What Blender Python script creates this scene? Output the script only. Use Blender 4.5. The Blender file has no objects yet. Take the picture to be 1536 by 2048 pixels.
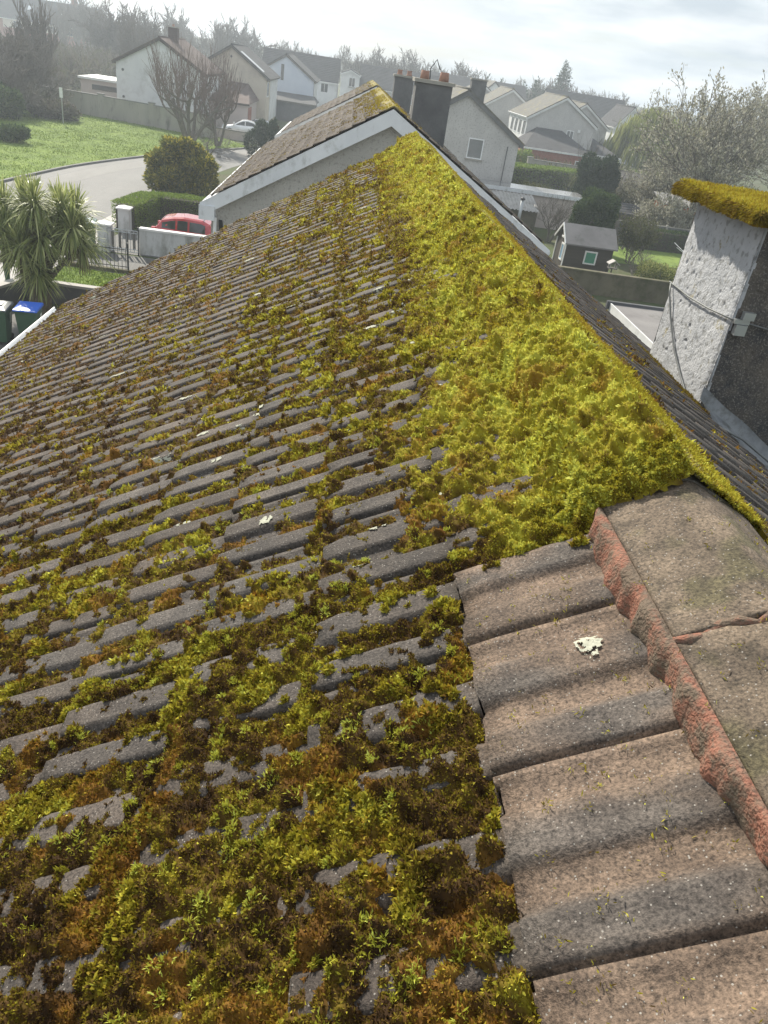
import bpy, math, random
import numpy as np
from mathutils import Vector

# ------------------------------------------------------------------ camera, sky, sun
C = bpy.context.scene.collection
SC = bpy.context.scene
cam_d = bpy.data.cameras.new('camera'); cam = bpy.data.objects.new('camera', cam_d); C.objects.link(cam)
F_PX = 1518.0
def cam_frame(vp=(711, 120), tilt=9.0, cx=768, cy=1024):
    t = math.radians(tilt)
    Y = Vector((vp[0]-cx, vp[1]-cy, F_PX)).normalized()
    Z = Y.cross(Vector((math.cos(t), math.sin(t), 0))).normalized()
    if Z.y > 0: Z = -Z
    X = Y.cross(Z)
    return X, Y, Z
_X, _Y, _Z = cam_frame()
def c2w(v): return Vector((_X.dot(v), _Y.dot(v), _Z.dot(v)))
from mathutils import Matrix
r, u, b = c2w(Vector((1,0,0))), c2w(Vector((0,-1,0))), c2w(Vector((0,0,-1)))
CAM = Vector((0, 0, 8.0))
M = Matrix(((r.x,u.x,b.x,CAM.x),(r.y,u.y,b.y,CAM.y),(r.z,u.z,b.z,CAM.z),(0,0,0,1)))
cam.matrix_world = M
cam_d.sensor_fit = 'VERTICAL'; cam_d.sensor_height = 36.0; cam_d.lens = 36.0*F_PX/2048.0
cam_d.clip_start = 0.02; cam_d.clip_end = 6000
SC.camera = cam

SUN_AZ, SUN_EL = math.radians(-24), math.radians(37)
SUN_DIR = Vector((math.sin(SUN_AZ)*math.cos(SUN_EL), math.cos(SUN_AZ)*math.cos(SUN_EL), math.sin(SUN_EL)))
W = bpy.data.worlds.new('World'); SC.world = W; W.use_nodes = True
nt = W.node_tree; nt.nodes.clear()
N = nt.nodes.new; L = nt.links.new
out = N('ShaderNodeOutputWorld'); bg = N('ShaderNodeBackground'); L(bg.outputs[0], out.inputs[0])
sky = N('ShaderNodeTexSky'); sky.sky_type = 'NISHITA'; sky.sun_disc = False
sky.sun_elevation = SUN_EL; sky.sun_rotation = SUN_AZ % (2*math.pi); sky.dust_density = 2.0; sky.altitude = 50
tc = N('ShaderNodeTexCoord'); mp = N('ShaderNodeMapping'); mp.inputs['Scale'].default_value = (3.0, 3.0, 16.0); mp.inputs['Rotation'].default_value = (0.0, 0.05, 0.3)
L(tc.outputs['Generated'], mp.inputs[0])
n1 = N('ShaderNodeTexNoise'); n1.inputs['Scale'].default_value = 1.6; n1.inputs['Detail'].default_value = 7; n1.inputs['Roughness'].default_value = .55; n1.inputs['Distortion'].default_value = .4
L(mp.outputs[0], n1.inputs[0])
rp = N('ShaderNodeValToRGB'); rp.color_ramp.elements[0].position = .33; rp.color_ramp.elements[1].position = .52
L(n1.outputs[0], rp.inputs[0])
n2 = N('ShaderNodeTexNoise'); n2.inputs['Scale'].default_value = 2.3; n2.inputs['Detail'].default_value = 6
mp2 = N('ShaderNodeMapping'); mp2.inputs['Location'].default_value = (4.3, 1.7, .6); mp2.inputs['Scale'].default_value = (3.2, 3.2, 15.0)
L(tc.outputs['Generated'], mp2.inputs[0]); L(mp2.outputs[0], n2.inputs[0])
cr = N('ShaderNodeValToRGB')
cr.color_ramp.elements[0].position = .34; cr.color_ramp.elements[0].color = (5.0, 5.7, 6.3, 1)
cr.color_ramp.elements[1].position = .62; cr.color_ramp.elements[1].color = (8.6, 8.9, 9.1, 1)
L(n2.outputs[0], cr.inputs[0])
mx = N('ShaderNodeMix'); mx.data_type = 'RGBA'
sk2 = N('ShaderNodeMix'); sk2.data_type = 'RGBA'; sk2.inputs[0].default_value = .55
L(sky.outputs[0], sk2.inputs[6]); sk2.inputs[7].default_value = (4.9, 6.1, 7.0, 1)
L(rp.outputs[0], mx.inputs[0]); L(sk2.outputs[2], mx.inputs[6]); L(cr.outputs[0], mx.inputs[7])
L(mx.outputs[2], bg.inputs[0]); bg.inputs[1].default_value = 0.082

sd = bpy.data.lights.new('sun', 'SUN'); sun = bpy.data.objects.new('sun', sd); C.objects.link(sun)
sd.energy = 4.8; sd.angle = math.radians(0.6); sd.color = (1.0, .93, .80)
sun.rotation_euler = SUN_DIR.to_track_quat('Z', 'Y').to_euler()
SC.view_settings.view_transform = 'Standard'; SC.view_settings.look = 'None'; SC.view_settings.gamma = 1.0
SC.view_settings.exposure = 0.60
SC.cycles.use_denoising = True
SC.cycles.max_bounces = 5; SC.cycles.diffuse_bounces = 3; SC.cycles.glossy_bounces = 2; SC.cycles.transparent_max_bounces = 6
SC.cycles.transmission_bounces = 2; SC.cycles.volume_bounces = 0
SC.cycles.sample_clamp_indirect = 6

# ------------------------------------------------------------------ helpers
def put(o, label=None, cat=None, group=None, kind=None):
    if label: o['label'] = label
    if cat: o['category'] = cat
    if group: o['group'] = group
    if kind: o['kind'] = kind
    return o
def thing(name, label, cat, loc=(0,0,0), rz=0.0, group=None):
    o = bpy.data.objects.new(name, None); C.objects.link(o); o.empty_display_size = .3
    o.location = loc; o.rotation_euler = (0, 0, rz)
    return put(o, label, cat, group)
def link_mesh(name, me, mat, parent=None, smooth=False):
    o = bpy.data.objects.new(name, me); C.objects.link(o)
    for m in (mat if isinstance(mat, (list, tuple)) else [mat]): me.materials.append(m)
    if parent: o.parent = parent
    if smooth: me.polygons.foreach_set('use_smooth', np.ones(len(me.polygons), bool))
    return o
def np_mesh(name, V, F, mat, parent=None, col=None, smooth=False):
    V = np.asarray(V, np.float32); F = np.asarray(F, np.int32)
    me = bpy.data.meshes.new(name); k = F.shape[1]
    me.vertices.add(len(V)); me.vertices.foreach_set('co', V.ravel())
    me.loops.add(F.size); me.loops.foreach_set('vertex_index', F.ravel())
    me.polygons.add(len(F)); me.polygons.foreach_set('loop_start', np.arange(0, F.size, k, dtype=np.int32))
    if col is not None:
        a = me.attributes.new('tint', 'FLOAT_COLOR', 'POINT')
        a.data.foreach_set('color', np.concatenate([col, np.ones((len(col), 1))], 1).astype(np.float32).ravel())
    me.update(calc_edges=True); me.validate()
    return link_mesh(name, me, mat, parent, smooth)
class MB:
    def __init__(s): s.V = []; s.F = []; s.I = []
    def poly(s, pts, mi=0):
        n = len(s.V); s.V += [tuple(p) for p in pts]; s.F.append(tuple(range(n, n+len(pts)))); s.I.append(mi); return s
    def box(s, x0, x1, y0, y1, z0, z1, mi=0):
        n = len(s.V)
        s.V += [(x0,y0,z0),(x1,y0,z0),(x1,y1,z0),(x0,y1,z0),(x0,y0,z1),(x1,y0,z1),(x1,y1,z1),(x0,y1,z1)]
        for f in ((0,3,2,1),(4,5,6,7),(0,1,5,4),(1,2,6,5),(2,3,7,6),(3,0,4,7)):
            s.F.append(tuple(n+i for i in f)); s.I.append(mi)
        return s
    def prism(s, prof, a, b, axis='y', mi=0):
        """polygon prof (p,q) extruded along axis; y: (x,z), x: (y,z), z: (x,y)"""
        f = {'y': lambda p,q,t:(p,t,q), 'x': lambda p,q,t:(t,p,q), 'z': lambda p,q,t:(p,q,t)}[axis]
        n = len(s.V); k = len(prof)
        s.V += [f(p,q,a) for p,q in prof] + [f(p,q,b) for p,q in prof]
        s.F.append(tuple(n+i for i in range(k))); s.I.append(mi)
        s.F.append(tuple(n+k+i for i in range(k-1,-1,-1))); s.I.append(mi)
        for i in range(k):
            j = (i+1) % k; s.F.append((n+i, n+k+i, n+k+j, n+j)); s.I.append(mi)
        return s
    def tube(s, path, rad, k=6, cap=True, mi=0):
        n0 = len(s.V); P = [Vector(p) for p in path]
        if not isinstance(rad, (list, tuple)): rad = [rad]*len(P)
        for i, p in enumerate(P):
            d = (P[min(i+1, len(P)-1)] - P[max(i-1, 0)]); d.normalize()
            a = d.cross(Vector((0,0,1)) if abs(d.z) < .9 else Vector((1,0,0))); a.normalize(); c = d.cross(a)
            for j in range(k):
                t = 2*math.pi*j/k; s.V.append(tuple(p + (a*math.cos(t) + c*math.sin(t))*rad[i]))
        for i in range(len(P)-1):
            for j in range(k):
                q = (j+1) % k; s.F.append((n0+i*k+j, n0+i*k+q, n0+(i+1)*k+q, n0+(i+1)*k+j)); s.I.append(mi)
        if cap:
            s.F.append(tuple(n0+j for j in range(k-1,-1,-1))); s.I.append(mi)
            m = n0+(len(P)-1)*k; s.F.append(tuple(m+j for j in range(k))); s.I.append(mi)
        return s
    def build(s, name, mat, parent=None, smooth=False, loc=None):
        me = bpy.data.meshes.new(name); me.from_pydata(s.V, [], s.F)
        if isinstance(mat, (list, tuple)): me.polygons.foreach_set('material_index', s.I)
        me.update(); o = link_mesh(name, me, mat, parent, smooth)
        if loc is not None: o.location = loc
        return o
def copy_tree(o, parent=None):
    c = o.copy(); C.objects.link(c)
    if parent: c.parent = parent
    for ch in list(o.children): copy_tree(ch, c)
    return c

# value noise for geometry
def _hash(i, j, seed):
    h = (i.astype(np.int64)*374761393 + j.astype(np.int64)*668265263 + seed*1274126177) & 0xffffffff
    h = ((h ^ (h >> 13))*1274126177) & 0xffffffff
    return ((h ^ (h >> 16)) & 0xffffff)/float(0xffffff)
def vn(x, y, seed=0):
    i = np.floor(x); j = np.floor(y); fx = x-i; fy = y-j
    fx = fx*fx*(3-2*fx); fy = fy*fy*(3-2*fy)
    a = _hash(i,j,seed); b_ = _hash(i+1,j,seed); c = _hash(i,j+1,seed); d = _hash(i+1,j+1,seed)
    return (a*(1-fx)+b_*fx)*(1-fy) + (c*(1-fx)+d*fx)*fy
def fbm(x, y, seed=0, o=3):
    s = 0; a = .5; t = 0
    for k in range(o):
        s = s + a*vn(x*2**k+17.3*k, y*2**k-9.1*k, seed+k); t += a; a *= .5
    return s/t
def sst(a, b, x):
    t = np.clip((x-a)/(b-a), 0, 1); return t*t*(3-2*t)

# ------------------------------------------------------------------ materials
def _mat(name):
    m = bpy.data.materials.new(name); m.use_nodes = True; t = m.node_tree
    p = t.nodes['Principled BSDF']; return m, t, p
def surf(name, c1, c2, scale=3.0, rough=.85, bump=0.0, bscale=40.0, speck=None, sscale=200.0, samt=.5, spec=.3, metal=0.0, stain=None, stscale=.8, stpos=(.5,.68), stretch=None, bd=.02, det=6):
    """two-tone procedural surface: large noise c1/c2, optional fine specks, optional stains, noise bump"""
    m, t, p = _mat(name); Nn = t.nodes.new; Ln = t.links.new
    tc = Nn('ShaderNodeTexCoord'); src = tc.outputs['Object']
    a = Nn('ShaderNodeTexNoise'); a.inputs['Scale'].default_value = scale; a.inputs['Detail'].default_value = det; a.inputs['Roughness'].default_value = .65
    s0 = src
    if stretch:
        mpn = Nn('ShaderNodeMapping'); mpn.inputs['Scale'].default_value = stretch; Ln(src, mpn.inputs[0]); s0 = mpn.outputs[0]
    Ln(s0, a.inputs[0])
    rr = Nn('ShaderNodeValToRGB'); rr.color_ramp.elements[0].position = .3; rr.color_ramp.elements[1].position = .7
    rr.color_ramp.elements[0].color = (*c1, 1); rr.color_ramp.elements[1].color = (*c2, 1); Ln(a.outputs[0], rr.inputs[0])
    colr = rr.outputs[0]
    if stain:
        b2 = Nn('ShaderNodeTexNoise'); b2.inputs['Scale'].default_value = stscale; b2.inputs['Detail'].default_value = 8; b2.inputs['Roughness'].default_value = .7; Ln(s0, b2.inputs[0])
        r2 = Nn('ShaderNodeValToRGB'); r2.color_ramp.elements[0].position = stpos[0]; r2.color_ramp.elements[1].position = stpos[1]; Ln(b2.outputs[0], r2.inputs[0])
        mxn = Nn('ShaderNodeMix'); mxn.data_type = 'RGBA'; Ln(r2.outputs[0], mxn.inputs[0]); Ln(colr, mxn.inputs[6]); mxn.inputs[7].default_value = (*stain, 1); colr = mxn.outputs[2]
    if speck:
        v = Nn('ShaderNodeTexNoise'); v.inputs['Scale'].default_value = sscale; v.inputs['Detail'].default_value = 2; Ln(src, v.inputs[0])
        r3 = Nn('ShaderNodeValToRGB'); r3.color_ramp.elements[0].position = .54; r3.color_ramp.elements[1].position = .66
        r3.color_ramp.elements[1].color = (samt, samt, samt, 1); Ln(v.outputs[0], r3.inputs[0])
        mxn = Nn('ShaderNodeMix'); mxn.data_type = 'RGBA'; Ln(r3.outputs[0], mxn.inputs[0]); Ln(colr, mxn.inputs[6]); mxn.inputs[7].default_value = (*speck, 1); colr = mxn.outputs[2]
    Ln(colr, p.inputs['Base Color'])
    p.inputs['Roughness'].default_value = rough; p.inputs['Specular IOR Level'].default_value = spec; p.inputs['Metallic'].default_value = metal
    if bump:
        bn = Nn('ShaderNodeTexNoise'); bn.inputs['Scale'].default_value = bscale; bn.inputs['Detail'].default_value = 4; Ln(src, bn.inputs[0])
        bp = Nn('ShaderNodeBump'); bp.inputs['Strength'].default_value = bump; bp.inputs['Distance'].default_value = bd; Ln(bn.outputs[0], bp.inputs['Height']); Ln(bp.outputs[0], p.inputs['Normal'])
    return m
def leafy(name, cols, trans=.35, rough=.8, attr=False, spec=.25):
    """foliage: colour varies leaf by leaf (or comes from the mesh's own tint), some light passes through"""
    m, t, p = _mat(name); Nn = t.nodes.new; Ln = t.links.new
    if attr:
        a = Nn('ShaderNodeAttribute'); a.attribute_name = 'tint'; colr = a.outputs['Color']
    else:
        g = Nn('ShaderNodeNewGeometry'); rr = Nn('ShaderNodeValToRGB'); e = rr.color_ramp.elements
        while len(e) < len(cols): e.new(.5)
        for i, c in enumerate(cols): e[i].position = i/(len(cols)-1); e[i].color = (*c, 1)
        Ln(g.outputs['Random Per Island'], rr.inputs[0]); colr = rr.outputs[0]
    Ln(colr, p.inputs['Base Color']); p.inputs['Roughness'].default_value = rough; p.inputs['Specular IOR Level'].default_value = spec
    tr = Nn('ShaderNodeBsdfTranslucent'); Ln(colr, tr.inputs[0]); ms = Nn('ShaderNodeMixShader'); ms.inputs[0].default_value = trans
    o = t.nodes['Material Output']; Ln(p.outputs[0], ms.inputs[1]); Ln(tr.outputs[0], ms.inputs[2]); Ln(ms.outputs[0], o.inputs[0])
    return m
def plain(name, c, rough=.5, spec=.4, metal=0.0, coat=0.0):
    m = surf(name, tuple(x*.88 for x in c), tuple(min(1, x*1.08) for x in c), 2.5, rough, spec=spec, metal=metal)
    if coat: m.node_tree.nodes['Principled BSDF'].inputs['Coat Weight'].default_value = coat
    return m
def roof_mat(name, c1, c2, moss=None, pitch=.33, wave=.3, mpos=(.56,.7)):
    """tiled roof seen from far: courses and rolls as bump, moss patches as a second colour"""
    m = surf(name, c1, c2, 1.4, .9, stain=moss, stscale=1.6, stpos=mpos)
    t = m.node_tree; Nn = t.nodes.new; Ln = t.links.new; p = t.nodes['Principled BSDF']
    tc = Nn('ShaderNodeTexCoord'); mpn = Nn('ShaderNodeMapping'); Ln(tc.outputs['Object'], mpn.inputs[0])
    w1 = Nn('ShaderNodeTexWave'); w1.wave_type = 'BANDS'; w1.bands_direction = 'Z'; w1.wave_profile = 'SAW'; w1.inputs['Scale'].default_value = .314/(pitch*.52); Ln(mpn.outputs[0], w1.inputs[0])
    w2 = Nn('ShaderNodeTexWave'); w2.bands_direction = 'Y'; w2.inputs['Scale'].default_value = .314/wave; Ln(mpn.outputs[0], w2.inputs[0])
    ad = Nn('ShaderNodeMath'); ad.operation = 'ADD'; Ln(w1.outputs['Fac'], ad.inputs[0]); Ln(w2.outputs['Fac'], ad.inputs[1])
    bp = Nn('ShaderNodeBump'); bp.inputs['Strength'].default_value = .8; bp.inputs['Distance'].default_value = .04; Ln(ad.outputs[0], bp.inputs['Height']); Ln(bp.outputs[0], p.inputs['Normal'])
    return m

MT = {}
MT['white'] = surf('white_paint', (.62,.63,.63), (.78,.78,.77), 1.2, .6, stain=(.38,.38,.34), stscale=1.5, stpos=(.58,.8))
MT['upvc'] = plain('white_plastic', (.78,.79,.80), .35)
MT['barge'] = surf('weathered_white_board', (.60,.62,.66), (.74,.76,.79), 1.0, .6, stain=(.33,.34,.33), stscale=2.2, stpos=(.54,.74), stretch=(1,1,.6))
MT['dash'] = surf('pebble_dash', (.36,.35,.33), (.46,.445,.42), .7, .95, .9, 28, speck=(.24,.23,.215), sscale=14, samt=.6, bd=.03)
MT['dash2'] = surf('pale_pebble_dash', (.44,.43,.42), (.56,.55,.53), .7, .95, .7, 22, speck=(.28,.27,.26), sscale=10, samt=.6, bd=.03)
MT['white_r'] = surf('white_render', (.60,.61,.62), (.72,.73,.73), .6, .9, .2, 20, stain=(.46,.46,.45), stscale=.5)
MT['beige_r'] = surf('beige_render', (.52,.46,.38), (.60,.54,.45), .6, .9, .2, 20, stain=(.44,.39,.33), stscale=.5)
MT['blue_r'] = surf('pale_blue_render', (.46,.52,.62), (.54,.60,.69), .6, .9, .2, 20)
MT['pink_r'] = surf('pinkish_render', (.44,.38,.36), (.52,.45,.42), .8, .9)
MT['brick'] = surf('red_brick', (.24,.085,.06), (.34,.13,.09), 3.0, .9, .3, 30, speck=(.38,.30,.26), sscale=12, samt=.35)
MT['glass'] = plain('window_glass', (.03,.035,.04), .06, .8)
MT['glass_c'] = plain('curtained_glass', (.20,.21,.22), .12, .8)
MT['slate'] = roof_mat('dark_slate_roof', (.045,.046,.05), (.075,.075,.08))
MT['tile_b'] = roof_mat('brown_tile_roof', (.075,.062,.055), (.12,.10,.09), moss=(.20,.16,.03), mpos=(.60,.75))
MT['tile_r'] = roof_mat('red_brown_tile_roof', (.085,.06,.055), (.125,.09,.08))
MT['tile_g'] = roof_mat('mossy_grey_tile_roof', (.115,.11,.10), (.17,.165,.15), moss=(.30,.25,.05), mpos=(.55,.72))
MT['lead'] = surf('lead_flashing', (.13,.14,.155), (.25,.26,.275), 7, .55, .3, 12, stain=(.09,.095,.09), stscale=6, stpos=(.5,.66), spec=.5)
MT['black_wire'] = plain('grey_cable', (.16,.17,.17), .5)
MT['galv'] = plain('galvanised_steel', (.45,.47,.48), .4, metal=.6)
MT['terracotta'] = surf('terracotta', (.27,.15,.11), (.36,.21,.155), 6, .9)
MT['soot'] = surf('soot_stained_render', (.10,.102,.105), (.175,.175,.175), 1.6, .95, .6, 25, bd=.02)
MT['asphalt'] = surf('asphalt', (.095,.095,.096), (.145,.142,.14), .5, .8, .2, 60, speck=(.26,.26,.25), sscale=30, samt=.5, stretch=(1,.35,1), spec=.5)
MT['asphalt2'] = surf('worn_asphalt', (.15,.145,.14), (.20,.195,.19), .8, .8, .2, 60, speck=(.26,.26,.25), sscale=30, samt=.5, stretch=(1,.3,1))
MT['drive'] = surf('driveway', (.09,.088,.085), (.13,.127,.122), .9, .8, .2, 50, speck=(.2,.2,.19), sscale=30)
MT['pave'] = surf('concrete_path', (.34,.32,.31), (.46,.44,.42), .9, .8, .1, 40)
MT['kerb'] = surf('kerb_stone', (.16,.16,.155), (.24,.235,.23), 2, .9)
MT['ground'] = surf('garden_ground', (.055,.062,.026), (.10,.088,.05), .16, 1.0, .5, 6, stain=(.06,.085,.022), stscale=.35, stpos=(.42,.6), bd=.1)
MT['lawn'] = surf('lawn_turf', (.12,.185,.032), (.20,.27,.052), .35, 1.0, .6, 9, stain=(.075,.11,.03), stscale=.9, stpos=(.5,.72), bd=.1)
MT['cwall'] = surf('stained_concrete_wall', (.26,.25,.22), (.38,.36,.32), .5, .95, .3, 30, stain=(.12,.12,.10), stscale=1.3, stpos=(.52,.72), stretch=(1,1,.35))
MT['gwall'] = surf('grey_painted_wall', (.50,.51,.52), (.60,.61,.61), .7, .85, .2, 20, stain=(.28,.28,.26), stscale=1.6, stretch=(1,1,.4))
MT['dkwall'] = surf('dark_grey_wall', (.085,.088,.095), (.13,.132,.14), 1.2, .9, .2, 25)
MT['mossy_wall'] = surf('mossy_block_wall', (.10,.088,.06), (.17,.15,.10), .9, .95, .3, 14, stain=(.065,.07,.03), stscale=1.6, stpos=(.45,.65))
MT['felt'] = surf('flat_roof_felt', (.16,.15,.15), (.24,.23,.225), .7, .85, stain=(.11,.11,.10), stscale=1.1, stpos=(.55,.7))
MT['wetfelt'] = surf('wet_flat_roof', (.20,.20,.20), (.34,.34,.34), .6, .12, spec=.8)
MT['wood_dk'] = surf('dark_stained_wood', (.045,.038,.03), (.075,.064,.05), 2, .8, .3, 20, stretch=(.3,.3,3))
MT['wood_gr'] = surf('grey_weathered_wood', (.10,.095,.085), (.16,.15,.135), 3, .9)
MT['corr'] = surf('corrugated_sheet', (.28,.27,.26), (.38,.37,.355), 1.2, .6, stain=(.2,.19,.17), stscale=2)
MT['bark'] = surf('bark', (.115,.10,.085), (.20,.178,.15), 5, .95, .5, 14)
MT['bark_red'] = surf('reddish_twig_bark', (.16,.12,.105), (.24,.185,.16), 5, .95)
MT['palm_bark'] = surf('palm_bark', (.10,.085,.06), (.19,.165,.12), 6, .95, .8, 20, bd=.03)
MT['iron'] = plain('black_iron', (.035,.036,.038), .5)
MT['redpaint'] = plain('red_car_paint', (.42,.012,.022), .25, .6, coat=1.0)
MT['whitepaint'] = plain('white_car_paint', (.78,.79,.80), .25, .6, coat=1.0)
MT['darkpaint'] = plain('dark_car_paint', (.03,.04,.055), .2, .6, coat=1.0)
MT['bluepaint'] = plain('pale_blue_car_paint', (.30,.42,.50), .25, .6, coat=1.0)
MT['tyre'] = plain('rubber', (.02,.02,.02), .8)
MT['rim'] = plain('alloy', (.5,.5,.52), .3, metal=.7)
MT['lamp_r'] = plain('red_lamp_glass', (.45,.02,.02), .15, .7)
MT['lamp_w'] = plain('clear_lamp_glass', (.7,.72,.72), .1, .7)
MT['bin_g'] = plain('green_bin_plastic', (.045,.10,.055), .45)
MT['bin_b'] = plain('blue_lid_plastic', (.03,.13,.62), .35)
MT['bin_k'] = plain('grey_lid_plastic', (.17,.18,.18), .4)
MT['paper'] = plain('sticker_paper', (.62,.66,.60), .6)
MT['green_gl'] = plain('green_window_film', (.05,.24,.16), .15, .7)
MT['blue_gl'] = plain('blue_window_film', (.20,.36,.52), .15, .7)
MT['orange'] = plain('orange_boards', (.55,.16,.07), .7)
# ------------------------------------------------------------------ the roof we look along: tiles, ridge, moss
PIT = math.radians(31.0); CP, SP = math.cos(PIT), math.sin(PIT)
XR, ZR = .80, 7.28                      # crest line of the tile planes
PER = .32; U0 = .621
PU = np.array([0,.036,.048,.056,.120,.131,.146,.17,.188,.197,.211,.214,.218,.221,.227,.286,.298,.314,.32])
PH = np.array([0,0,.012,.020,.021,.013,.001,-.001,0,.006,.007,-.004,-.004,.012,.020,.021,.012,.001,0])
def prof(y): return np.interp(np.mod(y-U0, PER), PU, PH)
def profs(s, y): return prof(y)*np.where(s < .5225, .74, 1.0)         # the cut top course is worn flatter
EDGES = np.array([.16] + [.522+.338*k for k in range(14)])
LIFT = .030
def course(s): return np.clip(np.searchsorted(EDGES, s, side='right')-1, 0, len(EDGES)-2)
def lift(s):
    k = course(s); return LIFT*np.clip((s-EDGES[k])/(EDGES[k+1]-EDGES[k]), 0, 1)
def jit(s, y):
    k = course(s); i = np.floor((y-U0-.231)/PER)
    h = _hash(k, i, 77); a = _hash(k, i, 78); t = np.clip((s-EDGES[k])/.338, 0, 1)
    return (h-.5)*.006 + (a-.5)*.010*t
def to_w(s, y, h, side=-1, xr=XR, zr=ZR):
    """(distance down the slope, along the ridge, height over the slope) -> world; side -1 left slope, +1 right"""
    x = xr + side*(s*CP) + side*h*SP; z = zr - s*SP + h*CP
    return np.stack(np.broadcast_arrays(x, y, z), -1)

def tile_slope(y0, y1, edges, step, rows, side, xr=XR, zr=ZR, jitter=True, tint=None):
    ys = np.arange(math.floor((y0-U0)/PER)*PER+U0, y1+PER, PER)
    if step == 'fine': uu = np.unique(np.concatenate([PU, np.linspace(0,.32,17)]))[:-1]
    else: uu = np.array([.0,.038,.056,.120,.146,.197,.216,.227,.286,.314])
    Y = (ys[:,None]+uu[None]).ravel(); Y = Y[(Y >= y0) & (Y <= y1)]
    Y = np.concatenate([[y0], Y, [y1]]); n = len(Y)
    V, F, Tn = [], [], []; base = 0
    for k in range(len(edges)-1):
        a, b_ = edges[k], edges[k+1]
        tt = np.concatenate([np.linspace(0, 1, rows), [1.004]])
        s = a + (b_-a)*tt
        h = LIFT*np.minimum(tt, 1)[:,None] + prof(Y)[None]*(.74 if (k == 0 and a > .1) else 1.0)
        if jitter:
            h = h + jit(np.full((len(s), n), a+.01) , np.broadcast_to(Y, (len(s), n)))*1.0
        # rounded, chipped lower edge, then the drop to the course below
        ch = fbm(Y*14, np.full(n, k*3.1), 5)
        h[-2] -= .004 + .006*(ch > .62)
        h[-1] = np.minimum(h[-1], -.004) - .004
        sj = s[:,None] + np.zeros(n)[None]
        sj[-2:] += (ch[None]-.5)*.010 - .008*(ch > .66)[None]
        V.append(to_w(sj, np.broadcast_to(Y, sj.shape), h, side, xr, zr).reshape(-1, 3))
        Tn.append(np.stack([sj.ravel(), np.broadcast_to(Y, sj.shape).ravel(), np.broadcast_to(prof(Y)[None], sj.shape).ravel(), np.broadcast_to(np.where(np.arange(len(s)) == len(s)-1, 1., np.where(np.arange(len(s)) == 0, .8, 0.))[:,None], sj.shape).ravel()], 1))
        m = len(s); i = np.arange((m-1)*n).reshape(m-1, n)[:, :-1].ravel()
        q = np.stack([i, i+1, i+n+1, i+n], 1)
        F.append((q if side < 0 else q[:, ::-1]) + base); base += m*n
    return np.concatenate(V), np.concatenate(F), np.concatenate(Tn)

Y_END = 10.05; Y_BEG = -1.3
mt_tile, t_, p_ = _mat('weathered_concrete_tile')
def _tile_nodes(m):
    t = m.node_tree; p = t.nodes['Principled BSDF']; Nn = t.nodes.new; Ln = t.links.new
    at = Nn('ShaderNodeAttribute'); at.attribute_name = 'tint'
    tc = Nn('ShaderNodeTexCoord')
    g = Nn('ShaderNodeTexNoise'); g.inputs['Scale'].default_value = 170; g.inputs['Detail'].default_value = 3; g.inputs['Roughness'].default_value = .7; Ln(tc.outputs['Object'], g.inputs[0])
    r1 = Nn('ShaderNodeValToRGB'); e = r1.color_ramp.elements; e[0].position = .30; e[0].color = (.30,.30,.30,1); e[1].position = .70; e[1].color = (1.7,1.68,1.64,1); Ln(g.outputs[0], r1.inputs[0])
    m1 = Nn('ShaderNodeMix'); m1.data_type = 'RGBA'; m1.blend_type = 'MULTIPLY'; m1.inputs[0].default_value = 1; Ln(at.outputs['Color'], m1.inputs[6]); Ln(r1.outputs[0], m1.inputs[7])
    b = Nn('ShaderNodeTexNoise'); b.inputs['Scale'].default_value = 11; b.inputs['Detail'].default_value = 7; b.inputs['Roughness'].default_value = .7; Ln(tc.outputs['Object'], b.inputs[0])
    r2 = Nn('ShaderNodeValToRGB'); r2.color_ramp.elements[0].position = .35; r2.color_ramp.elements[0].color = (.60,.58,.57,1); r2.color_ramp.elements[1].position = .7; r2.color_ramp.elements[1].color = (1.25,1.22,1.16,1); Ln(b.outputs[0], r2.inputs[0])
    m2 = Nn('ShaderNodeMix'); m2.data_type = 'RGBA'; m2.blend_type = 'MULTIPLY'; m2.inputs[0].default_value = 1; Ln(m1.outputs[2], m2.inputs[6]); Ln(r2.outputs[0], m2.inputs[7])
    # pale grit grains
    v = Nn('ShaderNodeTexVoronoi'); v.inputs['Scale'].default_value = 260; v.inputs['Randomness'].default_value = 1.0; Ln(tc.outputs['Object'], v.inputs[0])
    sp = Nn('ShaderNodeMath'); sp.operation = 'LESS_THAN'; sp.inputs[1].default_value = .36; Ln(v.outputs['Distance'], sp.inputs[0])
    sx = Nn('ShaderNodeSeparateColor'); Ln(v.outputs['Color'], sx.inputs[0])
    sq = Nn('ShaderNodeMath'); sq.operation = 'GREATER_THAN'; sq.inputs[1].default_value = .945; Ln(sx.outputs[0], sq.inputs[0])
    ml = Nn('ShaderNodeMath'); ml.operation = 'MULTIPLY'; Ln(sp.outputs[0], ml.inputs[0]); Ln(sq.outputs[0], ml.inputs[1])
    m3 = Nn('ShaderNodeMix'); m3.data_type = 'RGBA'; Ln(ml.outputs[0], m3.inputs[0]); Ln(m2.outputs[2], m3.inputs[6]); m3.inputs[7].default_value = (.27,.25,.225,1)
    Ln(m3.outputs[2], p.inputs['Base Color']); p.inputs['Roughness'].default_value = .82; p.inputs['Specular IOR Level'].default_value = .35
    bp = Nn('ShaderNodeBump'); bp.inputs['Strength'].default_value = .8; bp.inputs['Distance'].default_value = .004; Ln(g.outputs[0], bp.inputs['Height']); Ln(bp.outputs[0], p.inputs['Normal'])
_tile_nodes(mt_tile)

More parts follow.
